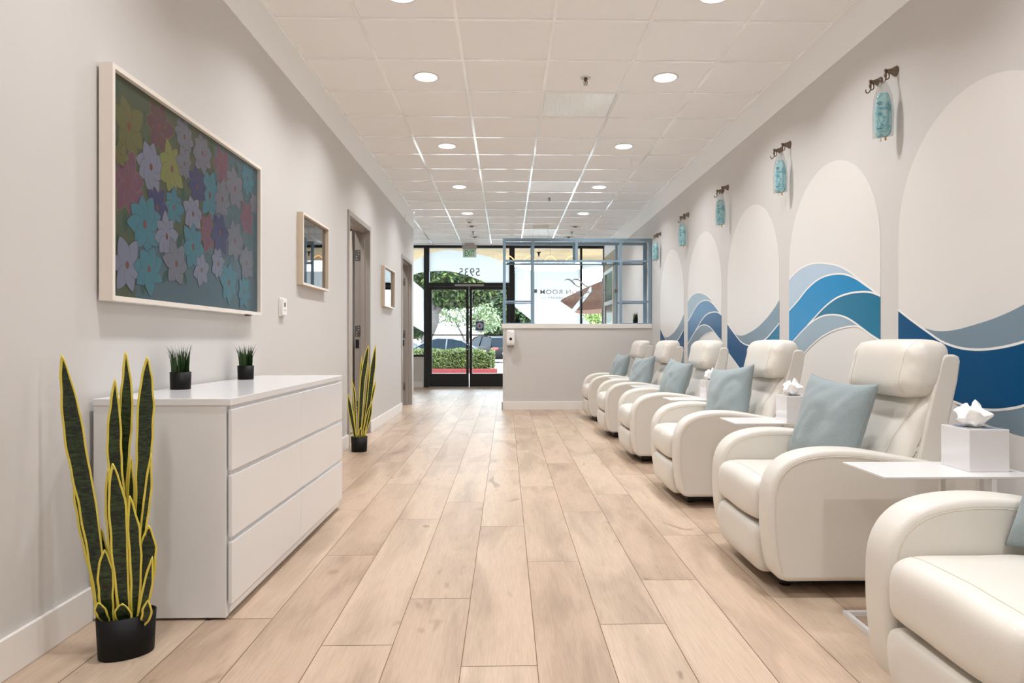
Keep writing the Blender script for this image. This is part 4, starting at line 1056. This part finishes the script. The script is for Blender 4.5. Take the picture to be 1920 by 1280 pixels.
lv = [(2.469, 1.895, .038), (2.536, 1.665, .039), (2.469, 1.601, .03), (2.659, 1.853, .021), (2.659, 1.739, .033), (2.536, 1.417, .039), (2.786, 1.734, .034), (2.918, 1.872, .027), (3.267, 1.90, .035), (3.003, 1.619, .046), (3.062, 1.856, .028), (2.636, 1.596, .033), (2.927, 1.414, .045), (2.502, 1.343, .031), (2.659, 1.195, .041), (2.803, 1.25, .035), (3.012, 1.261, .037), (3.584, 1.887, .035), (2.873, 1.345, .035), (2.762, 1.44, .026)]
lay = [sx + 0.0002]
def petal(yc, zc, a, l, w, mi, curl=0.0):
    lay[0] += 0.000003; x = lay[0]; n = 9; pts = []
    for sgn in (1, -1):
        rng = range(n + 1) if sgn > 0 else range(n - 1, 0, -1)
        for k in rng:
            f = k / n; ww = w * (sin(PI * f ** 0.85) ** 0.8) * 0.5 * sgn; d = l * f; cu = curl * f * f * l
            pts.append((x, yc + d * cos(a) - (ww + cu) * sin(a), zc + d * sin(a) + (ww + cu) * cos(a)))
    lim = lambda v, lo_, hi_: max(lo_, min(hi_, v))
    pts = [(x, lim(y, Y0 + 0.014, Y1 - 0.014), lim(z, Z0 + 0.016, Z1 - 0.016)) for _, y, z in pts]
    m.add(pts, [list(range(len(pts)))[::-1]], mi)
rl = random.Random(11)
for y, z, r in lv: petal(y, z - r, rl.uniform(0.9, 2.2), 2 * r, r * 0.9, 9)
for y, z, r, c in fl:
    r *= 1.28
    npt = rl.choice((6, 7, 8)); a0 = rl.uniform(0, 6.28)
    for k in range(npt):
        a = a0 + 2 * PI * k / npt + rl.uniform(-0.12, 0.12); L_ = r * rl.uniform(0.88, 1.12); w = r * rl.uniform(0.60, 0.76); cu = rl.uniform(-0.15, 0.15)
        lm = {6: 6, 2: 5, 3: 5}.get(c, 10)
        petal(y, z, a, L_ + 0.0025, w + 0.004, lm if c != 6 else 3, cu); petal(y, z, a, L_, w, c, cu)
    lay[0] += 0.000003
    x = lay[0]; q = r * 0.11; m.add([(x, y + q * cos(2 * PI * k / 10), z + 1.3 * q * sin(2 * PI * k / 10)) for k in range(10)], [list(range(10))[::-1]], 11)
m.shift(o).build('screen', scm, T)
MB().box(fx - 0.03, fx - 0.005, 3.70, 3.74, Z0 - 0.006, Z0).shift(o).build('sensor', M_black, T)

# ------------------------------------------------------------------ shadow box frames
def shadow_frame(y0, y1, z0, z1, label):
    T = thing('picture_frame', label, 'picture frame', (XL, (y0 + y1) / 2, z0), 0, 'glazed box frames on the left wall')
    o = (-XL, -(y0 + y1) / 2, -z0); m = MB(); x1 = -1.412; t = 0.016
    for b in ((y0, y0 + t, z0, z1), (y1 - t, y1, z0, z1), (y0 + t, y1 - t, z0, z0 + t), (y0 + t, y1 - t, z1 - t, z1)): m.box(XL, x1, *b)
    m.shift(o).build('frame', M_frame, T)
    l = MB(); e = 0.003
    for b in ((y0, y0 + t, z0, z1), (y1 - t, y1, z0, z1), (y0 + t, y1 - t, z0, z0 + t), (y0 + t, y1 - t, z1 - t, z1)): l.box(x1, x1 + 0.002, *b)
    l.shift(o).build('face_edge', M_framewhite, T)
    bk = MB(); bk.box(XL + 0.001, XL + 0.006, y0 + t, y1 - t, z0 + t, z1 - t); bk.shift(o).build('backing', mat('picture_paper', (206, 214, 222), 0.5), T)
    g = MB(); g.box(XL + 0.016, XL + 0.018, y0 + t, y1 - t, z0 + t, z1 - t); g.shift(o).build('glass', glass_mat('picture_glass', (0.9, 0.93, 0.96), 2.2, 0.02), T)
shadow_frame(4.716, 5.40, 1.368, 1.873, 'nearer pale wood picture frame above the thermostat')
shadow_frame(7.869, 8.58, 1.378, 1.855, 'farther small picture frame between the two doorways')
T = thing('thermostat', 'white wall thermostat with small display below the nearer picture', 'thermostat', (XL, 4.385, 1.135))
MB().box(0, 0.010, -0.045, 0.045, 0.0, 0.118, bev=0.003).build('back_plate', M_white, T)
MB().box(0.010, 0.026, -0.040, 0.040, 0.004, 0.114, bev=0.005).build('body', M_white, T)
MB().box(0.0262, 0.0268, -0.022, 0.012, 0.060, 0.088).build('display', mat('lcd_grey', (96, 100, 96), 0.3), T)
for y in (-0.018, 0.006): MB().lathe([(0.004, 0.0262), (0.004, 0.0275)], (0, y, 0.038), 10, axis='x').build('button', M_steel, T)

# ------------------------------------------------------------------ dresser
DX0, DX1, DY0, DY1, DZ = -1.438, -0.962, 2.375, 3.972, 0.775
T = thing('dresser', 'long glossy white six drawer dresser against the left wall', 'dresser', ((DX0 + DX1) / 2, (DY0 + DY1) / 2, 0))
o = (-(DX0 + DX1) / 2, -(DY0 + DY1) / 2, 0)
m = MB(); e = 0.0015
m.box(DX0, DX1 - 0.018, DY0 + 0.004, DY0 + 0.026, 0.008, 0.750, bev=e); m.box(DX0, DX1 - 0.018, DY1 - 0.026, DY1 - 0.004, 0.008, 0.750, bev=e)
m.box(DX0, DX0 + 0.01, DY0 + 0.026, DY1 - 0.026, 0.01, 0.750); m.box(DX0, DX1 - 0.045, DY0 + 0.026, DY1 - 0.026, 0.02, 0.06)
m.box(DX1 - 0.055, DX1 - 0.012, DY0 + 0.026, DY1 - 0.026, 0.02, 0.750)
m.box(DX1 - 0.05, DX1 - 0.020, DY0 + 0.026, DY1 - 0.026, 0.009, 0.052)
m.shift(o).build('carcass', M_lacquer, T)
MB().box(DX0, DX1, DY0, DY1, 0.750, DZ, bev=0.002).shift(o).build('top', M_lacquer, T)
mid = 3.173
for (z0, z1) in ((0.056, 0.272), (0.290, 0.505), (0.523, 0.736)):
    for (a, b) in ((DY0 + 0.007, mid - 0.002), (mid + 0.002, DY1 - 0.007)):
        d = MB(); d.box(DX1 - 0.0115, DX1 + 0.002, a, b, z0, z1, bev=0.0015); 
        d.shift(o).build('drawer', M_lacquer, T)
m = MB()
for x in (DX0 + 0.05, DX1 - 0.08):
    for y in (DY0 + 0.012, DY1 - 0.03): m.lathe([(0.009, 0), (0.009, 0.01)], (x, y, 0), 10)
m.shift(o).build('glide', M_black, T)

# ------------------------------------------------------------------ plants
def leaf_mesh(pts3, w, twist=0.0, edge=0.14, cup=0.10):
    """pts3 tip -> base"""
    sp = spline(pts3, 7); n = len(sp); m = MB(); vs = []; cols = [-1, -1 + 2 * edge, -0.35, 0, 0.35, 1 - 2 * edge, 1]
    for i, p in enumerate(sp):
        f = i / (n - 1); t = (sp[min(i + 1, n - 1)] - sp[max(i - 1, 0)]).normalized()
        prof = min(1, (f / 0.30)) ** 0.62 if f < 0.30 else 1 - 0.42 * ((f - 0.30) / 0.70) ** 2
        ww = w / 2 * prof * (1 + 0.025 * sin(i * 1.1 + p.x * 40))
        a = twist * f + 0.15 * sin(f * 3)
        side = Vector((cos(a), sin(a), 0)); side = (side - t * side.dot(t)).normalized(); nr = t.cross(side)
        ey = min(1.0, 0.0058 / max(ww, 0.0058))
        cs = [-1, -1 + ey, -0.4 * (1 - ey), 0, 0.4 * (1 - ey), 1 - ey, 1]
        for c in cs:
            vs.append(tuple(p + side * (c * ww) + nr * (cup * w * (c * c - 0.5)) + Vector((0, 0.0015 * sin(i * 1.3) * abs(c), 0))))
    K = 7; fs = []; 
    o_ = len(m.v)
    for i in range(n - 1):
        for k in range(K - 1):
            m.add([], [], 0); 
    m.v = vs
    for i in range(n - 1):
        for k in range(K - 1):
            m.f.append([i * K + k, i * K + k + 1, (i + 1) * K + k + 1, (i + 1) * K + k]); m.m.append(1 if k in (0, K - 2) or i < 1 else 0); m.sm.append(True)
    return m
def snake_plant(label, loc, leaves, Yc, potr, poth, sx, sy, rot):
    T = thing('snake_plant', label, 'potted plant', loc, 0, 'yellow edged snake plants')
    k = potr
    pot = MB(); pot.lathe([(k * 0.90, 0), (k * 0.93, 0.004), (k, poth), (k * 0.965, poth), (k * 0.95, poth - 0.02), (0.0, poth - 0.02)], (0, 0, 0), 48, sx=sx, sy=sy, rot=rot, capt=False)
    pot.build('pot', M_pot, T)
    for i, (pts, w, dy) in enumerate(leaves):
        n = len(pts); q = []
        bx = pts[-1][0] - loc[0]
        for j, (x, z) in enumerate(pts):
            f = j / (n - 1); 
            yy = dy * (0.6 + 0.4 * (1 - f))
            q.append((x - loc[0], yy, z))
        # root the leaf inside the pot
        q[-1] = (q[-1][0], q[-1][1] * 0.7, min(q[-1][2], poth - 0.018))
        lm = leaf_mesh(q, w, 0.5 * ((i * 37) % 7 - 3) / 6)
        ob = lm.build('leaf', [M_leaf, M_leafedge], T)
        so = ob.modifiers.new('thick', 'SOLIDIFY'); so.thickness = 0.002; so.offset = 0
LV1 = [
([(-1.385, 0.933), (-1.362, 0.798), (-1.337, 0.63), (-1.304, 0.463), (-1.275, 0.269), (-1.254, 0.093)],0.063,0.00),
([(-1.381, 0.609), (-1.36, 0.498), (-1.335, 0.37), (-1.305, 0.242), (-1.28, 0.106)],0.039,0.05),
([(-1.211, 0.942), (-1.205, 0.839), (-1.207, 0.711), (-1.215, 0.584), (-1.224, 0.329), (-1.229, 0.091)],0.042,0.04),
([(-1.227, 0.857), (-1.227, 0.755), (-1.227, 0.629), (-1.218, 0.503), (-1.209, 0.334), (-1.203, 0.098)],0.044,0.01),
([(-1.132, 0.926), (-1.132, 0.839), (-1.136, 0.712), (-1.14, 0.586), (-1.147, 0.417), (-1.165, 0.121)],0.053,0.02),
([(-1.11, 0.626), (-1.119, 0.504), (-1.134, 0.378), (-1.154, 0.168)],0.024,0.00),
([(-1.211, 0.6), (-1.198, 0.466), (-1.192, 0.3), (-1.182, 0.125)],0.053,-0.03),
([(-1.238, 0.581), (-1.235, 0.464), (-1.228, 0.338), (-1.215, 0.128)],0.024,-0.01),
([(-1.188, 0.61), (-1.185, 0.5), (-1.181, 0.33), (-1.178, 0.119)],0.024,0.03),
([(-1.164, 0.498), (-1.152, 0.381), (-1.148, 0.256), (-1.156, 0.105)],0.039,-0.02),
([(-1.117, 0.401), (-1.119, 0.319), (-1.129, 0.209), (-1.15, 0.092)],0.053,0.00),
([(-1.09, 0.313), (-1.106, 0.218), (-1.125, 0.143), (-1.142, 0.102)],0.031,-0.03),
([(-1.236, 0.335), (-1.234, 0.26), (-1.234, 0.177), (-1.228, 0.094)],0.049,-0.03),
([(-1.28, 0.383), (-1.267, 0.285), (-1.255, 0.191), (-1.246, 0.106)],0.029,0.03),
([(-1.174, 0.174), (-1.174, 0.131), (-1.175, 0.089)],0.054,-0.045),
([(-1.25, 0.176), (-1.242, 0.138), (-1.232, 0.097)],0.037,-0.04),
([(-1.104, 0.179), (-1.111, 0.129), (-1.13, 0.096)],0.031,-0.03)]
LV2 = [
([(-1.213, 0.942), (-1.234, 0.818), (-1.266, 0.607), (-1.283, 0.343), (-1.297, 0.114)],0.046,-0.03),
([(-1.155, 0.942), (-1.174, 0.783), (-1.195, 0.607), (-1.222, 0.378), (-1.266, 0.114)],0.046,0.00),
([(-1.157, 0.624), (-1.187, 0.501), (-1.222, 0.343), (-1.257, 0.114)],0.025,0.03),
([(-1.362, 0.642), (-1.339, 0.501), (-1.332, 0.325), (-1.322, 0.114)],0.025,-0.02),
([(-1.283, 0.845), (-1.29, 0.607), (-1.301, 0.343), (-1.304, 0.114)],0.028,0.02),
([(-1.392, 0.51), (-1.374, 0.378), (-1.353, 0.255), (-1.332, 0.114)],0.039,-0.03),
([(-1.19, 0.439), (-1.213, 0.325), (-1.239, 0.219), (-1.28, 0.114)],0.046,0.00),
([(-1.222, 0.783), (-1.234, 0.519), (-1.266, 0.255), (-1.283, 0.114)],0.028,0.03),
([(-1.381, 0.422), (-1.36, 0.29), (-1.332, 0.114)],0.042,-0.02),
([(-1.362, 0.22), (-1.339, 0.105)],0.021,0.02),
([(-1.28, 0.219), (-1.29, 0.105)],0.025,-0.04),
([(-1.244, 0.237), (-1.266, 0.105)],0.021,0.00)]
snake_plant('tall yellow edged snake plant in oval black pot before the dresser', (-1.185, 2.13, 0), LV1, 2.13, 0.083, 0.128, 1.0, 0.66, math.radians(33))
snake_plant('snake plant in small black pot beside the nearer doorway', (-1.300, 5.99, 0), LV2, 5.97, 0.072, 0.132, 1.0, 0.9, 0)

def grass_pot(loc, label, seed, group, pr=0.041, ph=0.072, n=85, gh=0.128, bw=0.0055, name='potted_grass'):
    T = thing(name, label, 'potted plant', loc, 0, group); r_ = random.Random(seed)
    MB().lathe([(pr * 0.94, 0), (pr * 0.96, 0.003), (pr, ph), (pr * 0.93, ph), (pr * 0.92, ph - 0.01), (0, ph - 0.01)], n=28, capt=False).build('pot', M_pot, T)
    m = MB()
    for k in range(n):
        a = r_.uniform(0, 2 * PI); rr = pr * 0.8 * math.sqrt(r_.random()); h = gh * r_.uniform(0.72, 1.03); le = (rr / pr) ** 2 * r_.uniform(0.1, 0.42) + r_.uniform(-0.06, 0.1)
        d = Vector((cos(a), sin(a), 0)); b = d * rr + Vector((0, 0, ph - 0.012)); sd = Vector((-sin(a + 1), cos(a + 1), 0)); vs = []
        for i in range(7):
            f = i / 6; w = bw * (1 - f ** 2.5) * r_.uniform(0.8, 1.1) / 2 * (0.6 + 0.8 * sin(PI * min(1, f + 0.25))); p = b + Vector((0, 0, h * f)) + d * (h * le * f ** 3) + sd * 0.006 * sin(f * 4 + k) * f
            vs += [tuple(p - sd * w), tuple(p + sd * w)]
        m.add(vs, [(2 * i, 2 * i + 1, 2 * i + 3, 2 * i + 2) for i in range(6)], 0)
    m.build('foliage', M_grass, T)
grass_pot((-1.360, 2.845, DZ), 'nearer small black pot of green grass on the white dresser', 1, 'grass pots on the dresser')
grass_pot((-1.366, 3.565, DZ), 'farther small black pot of green grass on the white dresser', 2, 'grass pots on the dresser')
grass_pot((0.161, PY + 0.19, 1.218), 'small dark plant in the left bay of the blue lattice', 3, 'small plants on the half wall', 0.037, 0.072, 34, 0.115, 0.014, 'succulent')
grass_pot((1.872, PY + 0.19, 1.218), 'small dark plant in the right bay of the blue lattice', 4, 'small plants on the half wall', 0.037, 0.072, 30, 0.125, 0.014, 'succulent')
